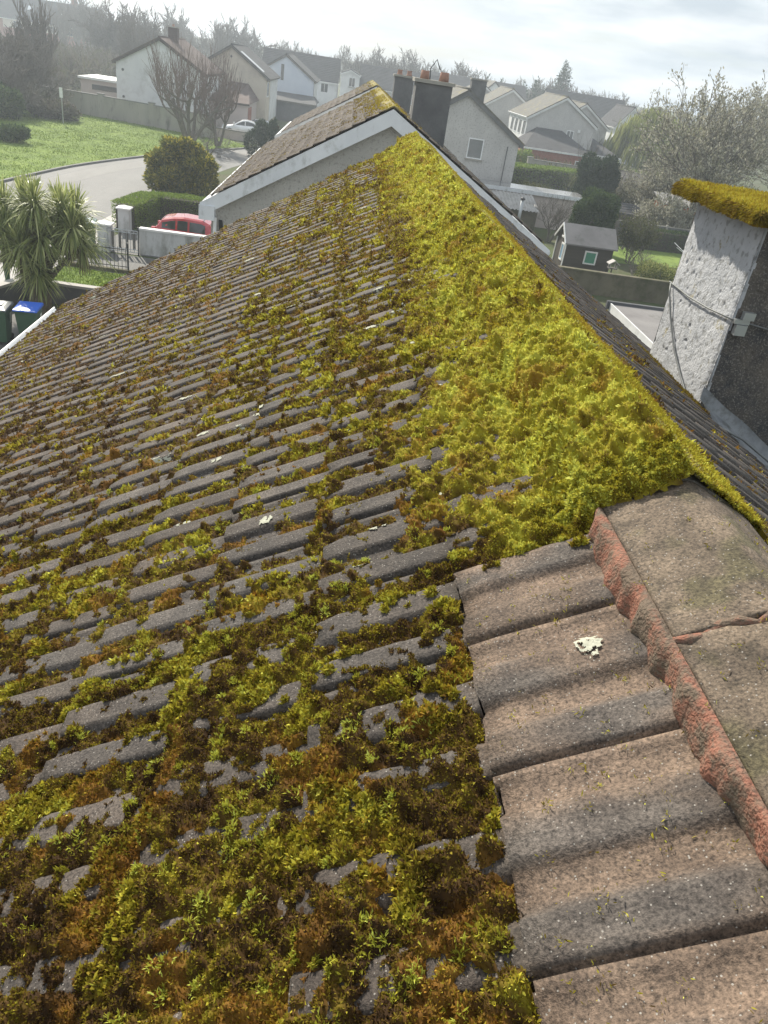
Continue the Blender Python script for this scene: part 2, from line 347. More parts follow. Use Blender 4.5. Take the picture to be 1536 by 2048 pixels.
def tile_tint(T3, left=True):
    s, y, ph = T3[:,0], T3[:,1], T3[:,2]
    k = course(s); i = np.floor((y-U0-.231)/PER); rnd = _hash(k, i, 31)
    grey = np.array([.076,.072,.071]); brown = np.array([.10,.080,.068])
    w = fbm(s*3, y*3, 8)[:,None]; base = grey*(1-w)+brown*w
    base = base*(.70+.40*rnd[:,None])
    # weathered tiles towards the eaves are browner
    far = sst(1.2, 3.5, s)[:,None]; base = base*(1-far*.45) + np.array([.105,.086,.078])*far*.45
    if left:
        cl = (s < .535) & (y < 1.46)
        nz = fbm(s*9, y*9, 12)[:,None]; n2 = fbm(s*26, y*26, 13)[:,None]
        pan = np.array([.168,.124,.096])*(.62+.65*nz)*(.7+.55*n2)
        rib = np.array([.080,.073,.070])*(.85+.5*n2)
        fr = (sst(.004, .017, ph)*(.10+.78*sst(.42,.62, fbm(s*7, y*9, 14))))[:,None]
        pan = pan*(1-np.clip(fr,0,.92)) + rib*np.clip(fr,0,.92)
        base = np.where(cl[:,None], pan, base)
    dirt = (T3[:,3]*(.35+.65*sst(.30,.60, fbm(s*3, y*11, 15))))[:,None]     # soil lodged in the laps
    return base*(1-dirt)+np.array([.022,.017,.011])*dirt

# our house -------------------------------------------------------------------
house = thing('house', 'house in the foreground whose brown tiled roof is thick with moss along its ridge', 'house', (XR, (Y_BEG+Y_END)/2, 0))
HL = Vector(house.location)
def loc_np(V): return V - np.array(HL)[None]
def at_home(o):                              # parts are modelled in place; move them into the house's own space
    o.location = -HL; return o
mb = MB(); mb.prism([(-3.15,0),(4.75,0),(4.75,4.72),(XR,7.08),(-3.15,4.72)], Y_BEG+.1, Y_END-.12); at_home(mb.build('wall', MT['dash'], house))
yn = 3.2
V1, F1, T1 = tile_slope(Y_BEG, yn, EDGES, 'fine', 7, -1); V2, F2, T2 = tile_slope(yn, Y_END, EDGES, 'fine', 4, -1)
V3, F3, T3 = tile_slope(Y_BEG, Y_END, EDGES, 'coarse', 3, 1)
Vr = np.concatenate([V1, V2, V3]); Fr = np.concatenate([F1, F2+len(V1), F3+len(V1)+len(V2)])
Tr = np.concatenate([tile_tint(T1), tile_tint(T2), tile_tint(T3, False)])
roof = np_mesh('roof', loc_np(Vr), Fr, mt_tile, house, Tr)

# ridge tiles: angled, lapped end to end, each its own piece
RJ = .97; RL = .455
def ridge_tile(y0, y1, seed):
    rng = np.random.RandomState(seed)
    c = np.linspace(-.182, .182, 41); rows = np.linspace(y0+.003, y1-.003, 46); NR = len(rows)
    top = -np.abs(c)*.50 + .012*np.exp(-(c/.05)**2)*0 ; top = -np.sqrt((c*.52)**2+.018**2)+.018
    V = []; dz = rng.uniform(-.004, .004); tl = rng.uniform(-.004, .004)
    for r_ in rows:
        for x, z in zip(c, top):
            bump_ = .003*math.sin(x*41+seed)*math.sin(r_*23+seed*2)
            V.append((XR+x*.93, r_, ZR+.045+z+dz+bump_+tl*(r_-y0)/RL*2))
    n = len(c); F = [(i*n+j, i*n+j+1, (i+1)*n+j+1, (i+1)*n+j) for i in range(NR-1) for j in range(n-1)]
    # lower lips and ends
    b = len(V)
    for r_ in rows:
        for x, z in ((c[0], top[0]), (c[-1], top[-1])):
            V.append((XR+x*.93*.985, r_, ZR+.045+z-.016))
    for i in range(NR-1):
        F.append((i*n, (i+1)*n, b+2*(i+1), b+2*i)); F.append(((i+1)*n+n-1, i*n+n-1, b+2*i+1, b+2*(i+1)+1))
    e = len(V)
    for ri in (0, NR-1):
        for j in range(n): x, y, z = V[ri*n+j]; V.append((x, y, z-.016))
    for w_, ri in enumerate((0, NR-1)):
        for j in range(n-1):
            q = (ri*n+j, ri*n+j+1, e+w_*n+j+1, e+w_*n+j); F.append(q if ri else q[::-1])
    return V, F
yj = RJ - RL*5; idx = 0
mt_ridge, _a, _b = _mat('weathered_ridge_tile'); _tile_nodes(mt_ridge)
while yj < Y_END-.1:
    V, F = ridge_tile(yj, min(yj+RL, Y_END+.02), 100+idx)
    V = np.array(V); nz = fbm(V[:,0]*8, V[:,1]*8, 21)[:,None]; n2 = fbm(V[:,0]*22, V[:,1]*22, 22)[:,None]
    tint = np.array([.150,.118,.090])*(.62+.7*nz)*(.75+.5*n2) if yj < 1.2 else np.array([.17,.16,.145])*(.6+.7*nz)
    ol = sst(.54,.70, fbm(V[:,0]*14, V[:,1]*14, 23))[:,None]*.6; tint = tint*(1-ol)+np.array([.085,.082,.035])*ol; dk = sst(.56,.72, fbm(V[:,0]*45, V[:,1]*45, 24))[:,None]*.55; tint = tint*(1-dk)+np.array([.055,.045,.032])*dk
    o = np_mesh('ridge_tile', loc_np(V), np.array(F), mt_ridge, roof, tint, smooth=True)
    yj += RL; idx += 1

# reddish bedding mortar squeezed out along the ridge tiles (left side)
ym = np.arange(Y_BEG, 1.47, .010); cs = np.linspace(0, 1, 12)
wob = fbm(ym*7, ym*0+2, 41)
s_out = .204 + .026*(sst(.36, .66, wob)) + .024*(fbm(ym*30, ym*0, 42)-.5)
s_in = .168
S = s_in + (s_out-s_in)[:,None]*cs[None]; YY = np.repeat(ym[:,None], 12, 1)
H = prof(YY)*cs[None] + np.interp(cs, [0,.18,.42,.75,1], [.056,.0605,.054,.024,.0])[None] + .005*(fbm(S*90, YY*90, 43)-.5) + .005*(fbm(S*25, YY*25, 44)-.5)
H[:, -1] -= .012
H = H - .008*sst(.66, .80, fbm(S*12, YY*9, 45))*cs[None]
V = to_w(S, YY, H, -1).reshape(-1, 3); n = 12; i = np.arange((len(ym)-1)*n).reshape(-1, n)[:, :-1].ravel()
MT['mortar'] = surf('red_mortar', (.22,.090,.062), (.33,.155,.105), 30, .95, 1.0, 160, speck=(.17,.12,.09), sscale=90, samt=.7, stain=(.15,.115,.085), stscale=14, stpos=(.43,.56), bd=.008)
np_mesh('mortar_bed', loc_np(V), np.stack([i, i+n, i+n+1, i+1], 1), MT['mortar'], roof, smooth=True)
# mortar in the open ridge joints
for q in (RJ, RJ-RL):
    mb = MB()
    pts = []
    for j, x in enumerate(np.linspace(-.19, .17, 14)):
        z = ZR+.052-abs(x)*.50*1.0 + .0035*math.sin(j*2.1); pts.append((XR+x*.93, q+.009*math.sin(j*1.7+q*9), z-.006))
    mb.tube(pts, [.006+.005*abs(math.sin(j*1.3)) for j in range(14)], 6)
    at_home(mb.build('joint_mortar', MT['mortar'], roof, True))

# crusts of pale lichen: thin, lobed patches that follow the tile
def lichen(spots, name, mat, parent, side=-1):
    VV, FF, b0 = [], [], 0
    for s, y, rs, ry, sd in spots:
        k = 54; a = np.linspace(-1.25, 1.25, k); A, B = np.meshgrid(a, a, indexing='ij')
        ss, yy = s+A*rs, y+B*ry
        rr = np.sqrt(A**2+B**2)*(1+.9*(fbm(ss*38, yy*38, sd)-.5))
        h = lift(ss)+profs(ss, yy)+jit(ss, yy)+.0035+.003*(fbm(ss*180, yy*180, sd+1)-.5)
        V = to_w(ss, yy, h, side).reshape(-1, 3)
        keep = (rr < .92) & (fbm(ss*130, yy*130, sd+3) > .30+.34*np.clip(rr,0,1)**2)
        i = np.arange(k*k).reshape(k, k)[:-1, :-1][keep[:-1, :-1]].ravel()
        if len(i) == 0: continue
        VV.append(V); FF.append(np.stack([i, i+1, i+k+1, i+k], 1)+b0); b0 += len(V)
    V, F = np.concatenate(VV), np.concatenate(FF)
    return np_mesh(name, loc_np(V), F, mat, parent)
def sy(x, y): return ((XR-x)/CP, y)
rng = random.Random(4)
LS = [(.700,1.72,.035,.032,1),(.745,1.565,.032,.025,2),(.30,1.05,.030,.036,3),(.44,2.42,.03,.04,4),(1.06,1.98,.03,.025,5),(.52,2.98,.045,.03,6),(.55,3.55,.05,.03,7),
      (.42,3.9,.06,.03,11),(.50,4.6,.07,.03,12),(1.3,2.9,.03,.03,13),(.56,1.76,.05,.02,14)]
for q in range(46):
    LS.append((rng.uniform(.5, 4.6), rng.uniform(2.2, 9.5), rng.uniform(.025,.065), rng.uniform(.014,.034), 20+q))
MT['lichen'] = surf('pale_lichen', (.32,.32,.25), (.48,.48,.39), 140, .95, .5, 200, bd=.003)
lichen(LS, 'lichen_crust', MT['lichen'], roof)

# ------------------------------------------------------------------ moss
PAL = np.array([[.050,.028,.013],[.105,.060,.018],[.185,.135,.018],[.31,.26,.026],[.44,.395,.040],[.56,.57,.11]])
def palette(g, rng=None, warm=None):
    g = np.clip(g, 0, .999)*(len(PAL)-1); i = g.astype(int); f = (g-i)[:,None]
    c = PAL[i]*(1-f)+PAL[np.minimum(i+1, len(PAL)-1)]*f
    if warm is not None:                                     # orange-brown fruiting patches
        w = np.clip(warm, 0, 1)[:,None]; c = c*(1-w)+np.array([.34,.165,.028])*w
    return c
def cover(s, y):
    """how thick moss grows on the left slope (0 none, 1 hides the rolls)"""
    n1 = fbm(s*5.5, y*4.0, 51); n3 = fbm(s*1.3, y*1.1, 52); n2 = fbm(s*17, y*13, 53); n4 = fbm(s*55, y*55, 54, 2)
    band = .37 + .19*(1-sst(1.7, 3.2, y)) + .16*(fbm(s*0+1.3, y*1.9, 55)-.5) + .10*(fbm(s*6, y*6, 56)-.5)
    dense = (1-sst(band-.10, band+.16, s))*sst(1.36, 1.50, y+.10*(fbm(s*9, y*9, 57)-.5)-.22*sst(.36,.50,s)+.05*sst(.2,.3,s))
    near = 1-sst(1.15, 2.1, y + .25*(n3-.5) + .30*sst(1.2, .6, s))
    near = near*sst(.50, .56, s)
    far = sst(2.5, 7, y)
    base = .73 + .22*near + .16*sst(1.25,.75,y)*sst(.5,.6,s) - .04*far*sst(.9,2.0,s) + .05*sst(1.4, 2.2, s)*sst(1.5,2.5,y) + .04*sst(1.05,.70,s)*sst(1.3,1.6,y)*(1-sst(3.5,5,y)) + .07*sst(1.6,.8,s)*far
    c = base + (.26+.16*near)*(n1-.5) + .50*(n2-.5) + .28*(n3-.5) + .42*(n4-.5)
    # moss gathers in the pans and right under each course edge
    k = course(s); t = (s-EDGES[k])/(EDGES[k+1]-EDGES[k])
    c = c + .16*np.exp(-((t-.03)/.10)**2)*sst(.5,.6,s)
    tl = _hash(k, np.floor((y-U0-.231)/PER), 91); c = c + (tl-.5)*.16
    ste = np.exp(-((t-.97)/.07)**2)*sst(.25,.4,s)
    c = np.where(dense > 0, np.maximum(c, 0)*(1-dense) + (1.0+.80*(n2-.5)+.65*(n1-.5)+.5*(n4-.5)-.30*ste)*dense, c)
    bare = .8*sst(.63, .70, fbm(s*7+3, y*2.6, 64))*sst(.08, .04, s); c = c - 1.5*bare*(dense > .3)
    clean = (s < .528) & (y < 1.36+.06*(n1-.5))
    c = np.where(clean, c-1.2, c)
    return c, dense, near
def moss_h(s, y):
    c, d, nr = cover(s, y)
    n5 = fbm(s*95, y*95, 58, 2); n6 = fbm(s*38, y*38, 59, 2)
    n7 = fbm(s*22, y*20, 60, 2)
    h = lift(s) - .006 + .050*(c-.40) + (.036*(n6-.5)+.032*(n7-.5))*np.clip(c, .3, 1.2) + .012*(n5-.5)
    rdg = (s < .215)                                        # where it climbs onto the ridge tiles
    h = h + (.058*sst(.238, .180, s) + .006*np.clip(1-s/.2, 0, 1))*sst(1.37, 1.43, y)
    return h, c, d, nr
def surf_h(s, y): return np.where(s < .192, .058, lift(s) + profs(s, y))
def moss_green(s, y, c, d, nr):
    a = fbm(s*7, y*6, 61); b_ = fbm(s*2.2, y*1.7, 62); cl = fbm(s*10+5, y*9, 63, 2)
    f1 = fbm(s*28, y*26, 64, 2); f2 = fbm(s*60, y*60, 65, 2)
    g = .40 + .25*(a-.5) + .26*(b_-.5) + .55*(f1-.5) + .40*(f2-.5) + .33*d + .14*np.clip(c-.6, -.4, .6)
    g = g + .26*sst(.58, .72, cl)*(1-.4*d) - .15*nr - .19*sst(1.2, 3.2, s) - .05*sst(.7, 1.2, s)*sst(1.6,2.4,y)
    return g
ML = leafy('moss', None, .30, .8, attr=True, spec=.12)
def carpet(s0, s1, y0, y1, ds, dy, side=-1, hfun=moss_h, sfun=surf_h, gfun=moss_green, seed=0, xr=XR, zr=ZR):
    s = np.arange(s0, s1, ds); y = np.arange(y0, y1+dy*.5, dy); S, Yg = np.meshgrid(s, y, indexing='ij')
    Sf, Yf = S.ravel(), Yg.ravel()
    h, c, d, nr = hfun(Sf, Yf); sf = sfun(Sf, Yf)
    V = to_w(Sf, Yf, h, side, xr, zr); n = len(y)
    ok = (h > sf-.001).reshape(S.shape)
    cell = ok[:-1,:-1] | ok[1:,:-1] | ok[:-1,1:] | ok[1:,1:]
    i = np.arange(len(s)*n).reshape(len(s), n)[:-1,:-1][cell]
    F = np.stack([i, i+1, i+n+1, i+n], 1)
    if side > 0: F = F[:, ::-1]
    g = gfun(Sf, Yf, c, d, nr) - .20 + .35*(fbm(Sf*70, Yf*70, 66, 2)-.5)
    wm = sst(.60, .72, fbm(Sf*11, Yf*9, 67))*.45
    col = palette(g, warm=wm)
    used = np.unique(F); remap = np.full(len(V), -1); remap[used] = np.arange(len(used))
    return V[used], remap[F], col[used]
def strips(P, D, Ln, Wd, bend, rng):
    """leaf-like curved blades: 5 points, 3 triangles each"""
    n = len(P); R = rng.normal(size=(n,3)); S = np.cross(D, R); S /= np.linalg.norm(S, axis=1)[:,None]+1e-9
    Up = np.cross(S, D); b_ = bend[:,None]*Ln[:,None]
    m = P + D*Ln[:,None]*.52 + Up*b_*.25; t = P + D*Ln[:,None] + Up*b_
    w = Wd[:,None]*.5
    V = np.stack([P-S*w*.55, P+S*w*.55, m-S*w, m+S*w, t], 1).reshape(-1, 3)
    i = (np.arange(n)*5)[:,None]
    F = np.concatenate([i+np.array([[0,1,2]]), i+np.array([[1,3,2]]), i+np.array([[2,3,4]])], 0)
    return V, F
def fronds(n, s0, s1, y0, y1, size, seed, side=-1, hfun=moss_h, sfun=surf_h, gfun=moss_green, xr=XR, zr=ZR, thick=0.0, gadd=0.0, ybias=1.0):
    rng = np.random.RandomState(seed); s = rng.uniform(s0, s1, n); y = y0 + (y1-y0)*rng.uniform(0, 1, n)**ybias
    h, c, d, nr = hfun(s, y); k = h > sfun(s, y)+thick
    s, y, h, c, d, nr = s[k], y[k], h[k], c[k], d[k], nr[k]; m = len(s)
    P = to_w(s, y, h-.002, side, xr, zr); nor = np.array([side*SP, 0, CP])
    D = nor*rng.uniform(.25, .9, m)[:,None] + rng.normal(size=(m,3))*.55; D /= np.linalg.norm(D, axis=1)[:,None]
    up = sst(.58, .74, fbm(s*10+5, y*9, 63, 2))             # tufts of fresh growth stand longer
    Ln = size*rng.uniform(.45, 1.15, m)*(1+.75*up); Wd = Ln*rng.uniform(.30, .58, m)
    V, F = strips(P, D, Ln, Wd, rng.uniform(-.5, .35, m), rng)
    g = gfun(s, y, c, d, nr) + rng.normal(0, .17, m) + gadd
    wm = sst(.60, .72, fbm(s*11, y*9, 67))*rng.uniform(0, .75, m)
    col = palette(g, warm=wm)*rng.uniform(.6, 1.4, m)[:,None]
    return V, F, np.repeat(col, 5, 0)
def merge(name, parts, mat, label, cat, group=None, smooth=False):
    Vs, Fs, Cs, b0 = [], [], [], 0
    for V, F, c in parts:
        if F.shape[1] == 4: F = np.concatenate([F[:, [0,1,2]], F[:, [0,2,3]]])
        Vs.append(V); Fs.append(F+b0); Cs.append(c); b0 += len(V)
    o = np_mesh(name, np.concatenate(Vs), np.concatenate(Fs), mat, None, np.clip(np.concatenate(Cs), 0, 1), smooth)
    return put(o, label, cat, group, 'stuff')
mp_ = [carpet(-.036, 2.6, .32, 2.45, .0048, .0048), carpet(-.036, 4.9, 2.45, 5.0, .0085, .0085), carpet(2.6, 4.9, 1.2, 2.45, .0085, .0085),
       carpet(-.036, 4.9, 5.0, 10.05, .015, .015)]
mp_ += [fronds(430000, .30, 1.75, .38, 1.5, .0078, 1), fronds(50000, -.036, .32, 1.34, 1.52, .0085, 21), fronds(190000, -.036, 2.4, 1.5, 2.6, .0095, 2), fronds(90000, 1.7, 3.2, .8, 2.6, .011, 3),
        fronds(170000, -.036, 1.5, 2.6, 5.0, .0125, 4), fronds(120000, 1.5, 4.9, 2.4, 5.0, .014, 5), fronds(140000, -.036, 1.6, 5.0, 10.05, .018, 6), fronds(90000, 1.6, 4.9, 5.0, 10.05, .018, 7)]
# right slope: thinner, browner, with golden strips beside the ridge
def moss_hr(s, y):
    n1 = fbm(s*5, y*4, 71); n2 = fbm(s*16, y*12, 72); n3 = fbm(s*1.4, y*1.1, 73)
    c = .55 + .7*(n1-.5) + .7*(n2-.5) + .4*(n3-.5) + .35*sst(.7,.2,s)
    h = lift(s) - .006 + .045*(c-.40) + .009*(fbm(s*80, y*80, 74, 2)-.5)
    h = np.where(s < .215, .0605+.016*np.maximum(fbm(s*30, y*24, 75, 2)-.40, 0), h)
    return h, c, 0*c, 0*c
def green_r(s, y, c, d, nr): return .30 + .5*(fbm(s*7, y*6, 76)-.5) + .4*(fbm(s*2, y*1.6, 77)-.5) + .16*sst(.9,.2,s) + .14*sst(.28,.22,s)
mp_ += [carpet(.19, 4.8, .6, 10.05, .016, .014, 1, moss_hr, surf_h, green_r), fronds(110000, .20, 3.2, 1.6, 10.0, .016, 8, 1, moss_hr, surf_h, green_r, ybias=1.3)]
# moss over the crest of the ridge, with bare worn places
def moss_crest(n, seed):
    rng = np.random.RandomState(seed); y = 1.44 + (10.0-1.44)*rng.uniform(0,1,n)**1.4; x = rng.uniform(-.20, .19, n)
    bare = (fbm(x*6, y*2.6, 81) + .25*np.exp(-((x-.03)/.05)**2)*1.0) 
    k = bare < .74 - .12*sst(-.02, .06, x)
    x, y = x[k], y[k]; m = len(x)
    z = ZR + .059 - np.abs(x)*.53 + .02*(fbm(x*20, y*20, 82)-.3)*sst(.05,-.06,x)
    P = np.stack([XR+x, y, z], 1); sg = np.where(x < 0, -1, 1)
    D = np.stack([sg*.35, 0*y, .75+0*y], 1) + rng.normal(size=(m,3))*.5; D /= np.linalg.norm(D, axis=1)[:,None]
    Ln = (.010+.0016*y)*rng.uniform(.6, 1.3, m)
    V, F = strips(P, D, Ln, Ln*rng.uniform(.2,.4,m), rng.uniform(-.4,.4,m), rng)
    g = .68 + .3*(fbm(x*9, y*5, 83)-.5) + rng.normal(0,.1,m)
    col = palette(g, warm=.4*sst(.5,.7,fbm(x*5,y*3,84)))
    pale = (np.abs(x-.03) < .05)[:,None]*rng.uniform(0,.8,m)[:,None]; col = col*(1-pale)+np.array([.46,.45,.30])*pale
    return V, F, np.repeat(col, 5, 0)
mp_ += [moss_crest(110000, 9), carpet(-.036, .30, 1.44, 10.0, .010, .012, 1, moss_hr, surf_h, green_r), fronds(90000, -.036, .40, 1.42, 10.0, .0095, 22, 1, moss_hr, surf_h, green_r, ybias=1.5, gadd=.12)]
# few sprigs on the scraped tiles and ridge
def sprigs(n, seed):
    rng = np.random.RandomState(seed); cx = rng.uniform(.2, .53, 130); cy = rng.uniform(.38, 1.35, 130); q = rng.randint(0, 130, n)
    big = np.where(np.arange(130) % 9 == 0, .016, .005)
    s = cx[q] + rng.normal(0, 1, n)*big[q]; y = cy[q] + rng.normal(0, 1, n)*big[q]
    P = to_w(s, y, surf_h(s, y)+jit(s, y)+.001, -1)
    rx = rng.uniform(0, .5, 70); ry = rng.uniform(.5, 1.42, 70); q2 = rng.randint(0, 70, n//2)
    x2 = XR - .19 + rx[q2]*.75 + rng.normal(0, .005, n//2); y2 = ry[q2] + rng.normal(0, .006, n//2)
    P2 = np.stack([x2, y2, ZR+.050-np.abs(x2-XR)*.50], 1)
    P = np.concatenate([P, P2]); m = len(P)
    D = np.array([-.4,0,.7]) + rng.normal(size=(m,3))*.6; D /= np.linalg.norm(D, axis=1)[:,None]
    Ln = rng.uniform(.003,.009,m); V, F = strips(P, D, Ln, Ln*.26, rng.uniform(-.5,.5,m), rng)
    return V, F, np.repeat(palette(np.clip(rng.normal(.62,.2,m),0,1)), 5, 0)
mp_ += [sprigs(800, 10)]
# bright feathery tufts of new growth standing out of the near moss
def moss_tufts(nc, k, s0, s1, y0, y1, size, seed):
    rng = np.random.RandomState(seed); cs_ = rng.uniform(s0, s1, nc*6); cy_ = rng.uniform(y0, y1, nc*6); h, c, d, nr = moss_h(cs_, cy_)
    ok = (h > surf_h(cs_, cy_)+.004) & (fbm(cs_*3.1, cy_*2.7, 131) > .47) & ~((cs_ < .53) & (cy_ < 1.4)); cs_, cy_ = cs_[ok][:nc], cy_[ok][:nc]; m = len(cs_)*k; q = np.repeat(np.arange(len(cs_)), k)
    rad = rng.uniform(.3, 1.0, len(cs_))*size; s = cs_[q]+rng.normal(0, .6, m)*rad[q]; y = cy_[q]+rng.normal(0, .6, m)*rad[q]; h, c, d, nr = moss_h(s, y)
    P = to_w(s, y, h, -1); out_ = np.stack([-(s-cs_[q])*CP, y-cy_[q], 0*s], 1)/size; D = out_*.8+np.array([-SP*.6, 0, CP])+rng.normal(size=(m,3))*.35; D /= np.linalg.norm(D, axis=1)[:,None]
    Ln = size*rng.uniform(.35, .8, m); V, F = strips(P, D, Ln, Ln*rng.uniform(.18,.34,m), rng.uniform(-.6,.2,m), rng)
    # side leaflets along each frond
    P2 = (P+D*Ln[:,None]*.45); D2 = D*.6+rng.normal(size=(m,3))*.7; D2 /= np.linalg.norm(D2, axis=1)[:,None]; V2, F2 = strips(P2, D2, Ln*.55, Ln*.16, rng.uniform(-.5,.3,m), rng)
    g = rng.uniform(.60, .90, len(cs_))[q]+rng.normal(0,.07,m); col = palette(g)*np.array([.95,1.05,1.2])
    col = np.repeat(col, 5, 0); return np.concatenate([V, V2]), np.concatenate([F, F2+len(V)]), np.concatenate([col, col*1.08])
mp_ += [moss_tufts(210, 42, .52, 1.75, .40, 1.5, .017, 23), moss_tufts(200, 34, .5, 2.6, 1.4, 3.0, .018, 24)]
merge('roof_moss', mp_, ML, 'yellow green and brown moss growing over the tiles and ridge of the near roof', 'moss')

# eaves: gutter with brackets, fascia; verge boards
mb = MB(); gx, gz = -3.57, 4.66
arc = [(gx-.055*math.cos(a), gz-.055*math.sin(a)) for a in np.linspace(0, math.pi, 9)]
arc2 = [(gx-.049*math.cos(a), gz+.004-.049*math.sin(a)) for a in np.linspace(math.pi, 0, 9)]
mb.prism(arc+arc2, Y_BEG, Y_END+.12); mb.box(gx-.062, gx-.050, Y_BEG, Y_END+.12, gz-.008, gz+.008)
gut = at_home(mb.build('gutter', MT['upvc'], house))
for yb in np.arange(.6, Y_END, .95):
    mb = MB(); mb.prism([(gx-.068*math.cos(a), gz-.010-.066*math.sin(a)) for a in np.linspace(-.3, math.pi+.3, 9)]+[(gx-.058*math.cos(a), gz-.008-.058*math.sin(a)) for a in np.linspace(math.pi+.3, -.3, 9)], yb-.02, yb+.02)
    at_home(mb.build('gutter_bracket', MT['upvc'], gut))
mb = MB(); mb.box(-3.42, -3.395, Y_BEG+.02, Y_END-.02, 4.50, 4.69); at_home(mb.build('fascia', MT['upvc'], house))
mb = MB()
for sgn in (-1, 1):
    e = XR+sgn*4.2; a = [(XR, ZR-.03), (e, ZR-.03-4.2*SP/CP), (e, ZR-.23-4.2*SP/CP), (XR, ZR-.23)]
    mb.prism(a if sgn > 0 else a[::-1], Y_END-.06, Y_END-.035)
at_home(mb.build('bargeboard', MT['barge'], house))

# the rendered chimney on the right slope -------------------------------------
cx0, cx1, cy0, cy1, cz = 3.07, 4.15, 5.70, 6.96, 7.405
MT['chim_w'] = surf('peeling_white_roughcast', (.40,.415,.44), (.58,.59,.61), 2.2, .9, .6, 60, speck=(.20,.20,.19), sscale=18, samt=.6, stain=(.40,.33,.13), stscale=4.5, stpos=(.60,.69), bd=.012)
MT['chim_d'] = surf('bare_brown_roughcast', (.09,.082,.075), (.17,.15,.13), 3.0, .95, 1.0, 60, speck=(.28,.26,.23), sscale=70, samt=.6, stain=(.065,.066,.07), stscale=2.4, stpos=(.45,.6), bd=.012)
def rough_stack(x0, x1, y0, y1, z0, z1, du, dz, amp, seed):
    """the four faces of the stack as one lumpy surface with worn corners"""
    cor = [(x0,y1),(x0,y0),(x1,y0),(x1,y1),(x0,y1)]; nr = [(-1,0),(0,-1),(1,0),(0,1)]; X, Y, NX_, NY_, Fc, Ed = [], [], [], [], [], []
    for q in range(4):
        (ax, ay), (bx, by) = cor[q], cor[q+1]; l = math.hypot(bx-ax, by-ay); n = int(l/du)
        for k in range(n):
            f = (k+.5)/n; e = min(f, 1-f)*l; X.append(ax+(bx-ax)*f); Y.append(ay+(by-ay)*f); NX_.append(nr[q][0]); NY_.append(nr[q][1]); Fc.append(q); Ed.append(e)
    X, Y, NX_, NY_, Fc, Ed = map(np.array, (X, Y, NX_, NY_, Fc, Ed)); Z = np.arange(z0, z1+dz*.5, dz); U = np.arange(len(X))*du
    UU, ZZ = np.meshgrid(U, Z, indexing='ij'); pit = sst(.76, .84, fbm(UU*16, ZZ*16, seed+5))
    d = amp*(fbm(UU*14, ZZ*14, seed)-.5)+amp*.9*(fbm(UU*55, ZZ*55, seed+1)-.5)-.010*pit-(.020*np.exp(-Ed/.020)*(.6+.8*fbm(U*0+3, U*0, 3)))[:,None]*(.5+fbm(UU*0+1, ZZ*9, seed+2))
    P = np.stack([X[:,None]+NX_[:,None]*d, Y[:,None]+NY_[:,None]*d, ZZ], -1); m, n = len(X), len(Z)
    i = np.arange(m)[:,None]*n+np.arange(n-1)[None]; j = ((np.arange(m)+1)%m)[:,None]*n+np.arange(n-1)[None]
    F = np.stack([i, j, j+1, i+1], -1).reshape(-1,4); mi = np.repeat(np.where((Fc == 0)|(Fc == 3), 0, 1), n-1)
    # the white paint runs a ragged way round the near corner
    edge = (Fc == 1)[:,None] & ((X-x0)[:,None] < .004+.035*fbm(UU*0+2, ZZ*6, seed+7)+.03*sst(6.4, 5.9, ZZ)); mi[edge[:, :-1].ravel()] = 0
    return P.reshape(-1,3), F, mi
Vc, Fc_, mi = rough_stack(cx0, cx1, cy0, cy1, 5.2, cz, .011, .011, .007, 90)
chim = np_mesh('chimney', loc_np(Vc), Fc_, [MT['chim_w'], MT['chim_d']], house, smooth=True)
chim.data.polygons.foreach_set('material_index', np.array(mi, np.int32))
chim['label'] = 'rendered chimney with a white painted side and a bare brown side'
mb = MB(); mb.box(cx0-.13, cx1+.13, cy0-.13, cy1+.13, cz-.03, cz+.06); at_home(mb.build('chimney_cap', MT['cwall'], chim))
# lead apron and upstand along the near face, with the slot of shadow behind it
mb = MB(); zs = lambda x: ZR-(x-XR)*SP/CP
xa = np.linspace(cx0-.03, cx0+1.2, 40)
rows = [[(x, cy0-.20, zs(x)+.0) for x in xa], [(x, cy0-.21, zs(x)+.055+.010*math.sin(x*17)+.006*math.sin(x*41)) for x in xa], [(x, cy0-.10, zs(x)+.085+.006*math.sin(x*23+1)) for x in xa], [(x, cy0-.03, zs(x)+.10) for x in xa], [(x, cy0-.022, zs(x)+.20+.006*math.sin(x*13)) for x in xa]]
for rw in rows: mb.V += rw
for i in range(4):
    for j in range(39): mb.F.append((i*40+j, i*40+j+1, (i+1)*40+j+1, (i+1)*40+j)); mb.I.append(0)
at_home(mb.build('lead_flashing', MT['lead'], chim, True))
# cables tied round the stack, and its corner bracket
fx = cx0-.012
mb = MB(); mb.tube([(fx,cy1+.02,6.655),(fx-.006,6.5,6.645),(fx-.006,6.1,6.66),(fx,cy0-.01,6.69),(cx0+.10,cy0-.03,6.68),(cx1,cy0-.03,6.54)], .006, 6); at_home(mb.build('cable', MT['black_wire'], chim, True))
mb = MB(); mb.tube([(fx-.004,cy1-.03,6.65),(fx-.02,6.86,6.58),(fx-.008,6.70,6.40),(fx-.008,6.45,6.21),(fx-.008,6.16,6.06),(fx-.012,5.93,5.97),(fx-.03,5.74,5.92),(fx-.04,5.50,5.94),(cx0+.25,5.33,5.86),(cx0+.9,5.1,5.5)], .009, 6); at_home(mb.build('cable', MT['black_wire'], chim, True))
for q, (a, b_, d, e) in enumerate(((.01,.13,6.665,6.70),(.06,.15,6.703,6.76),(.03,.12,6.58,6.661))):
    mb = MB(); mb.box(cx0+a, cx0+b_, cy0-.045-.012*(q > 0), cy0-.012, d, e); at_home(mb.build('corner_bracket', MT['galv'], chim))


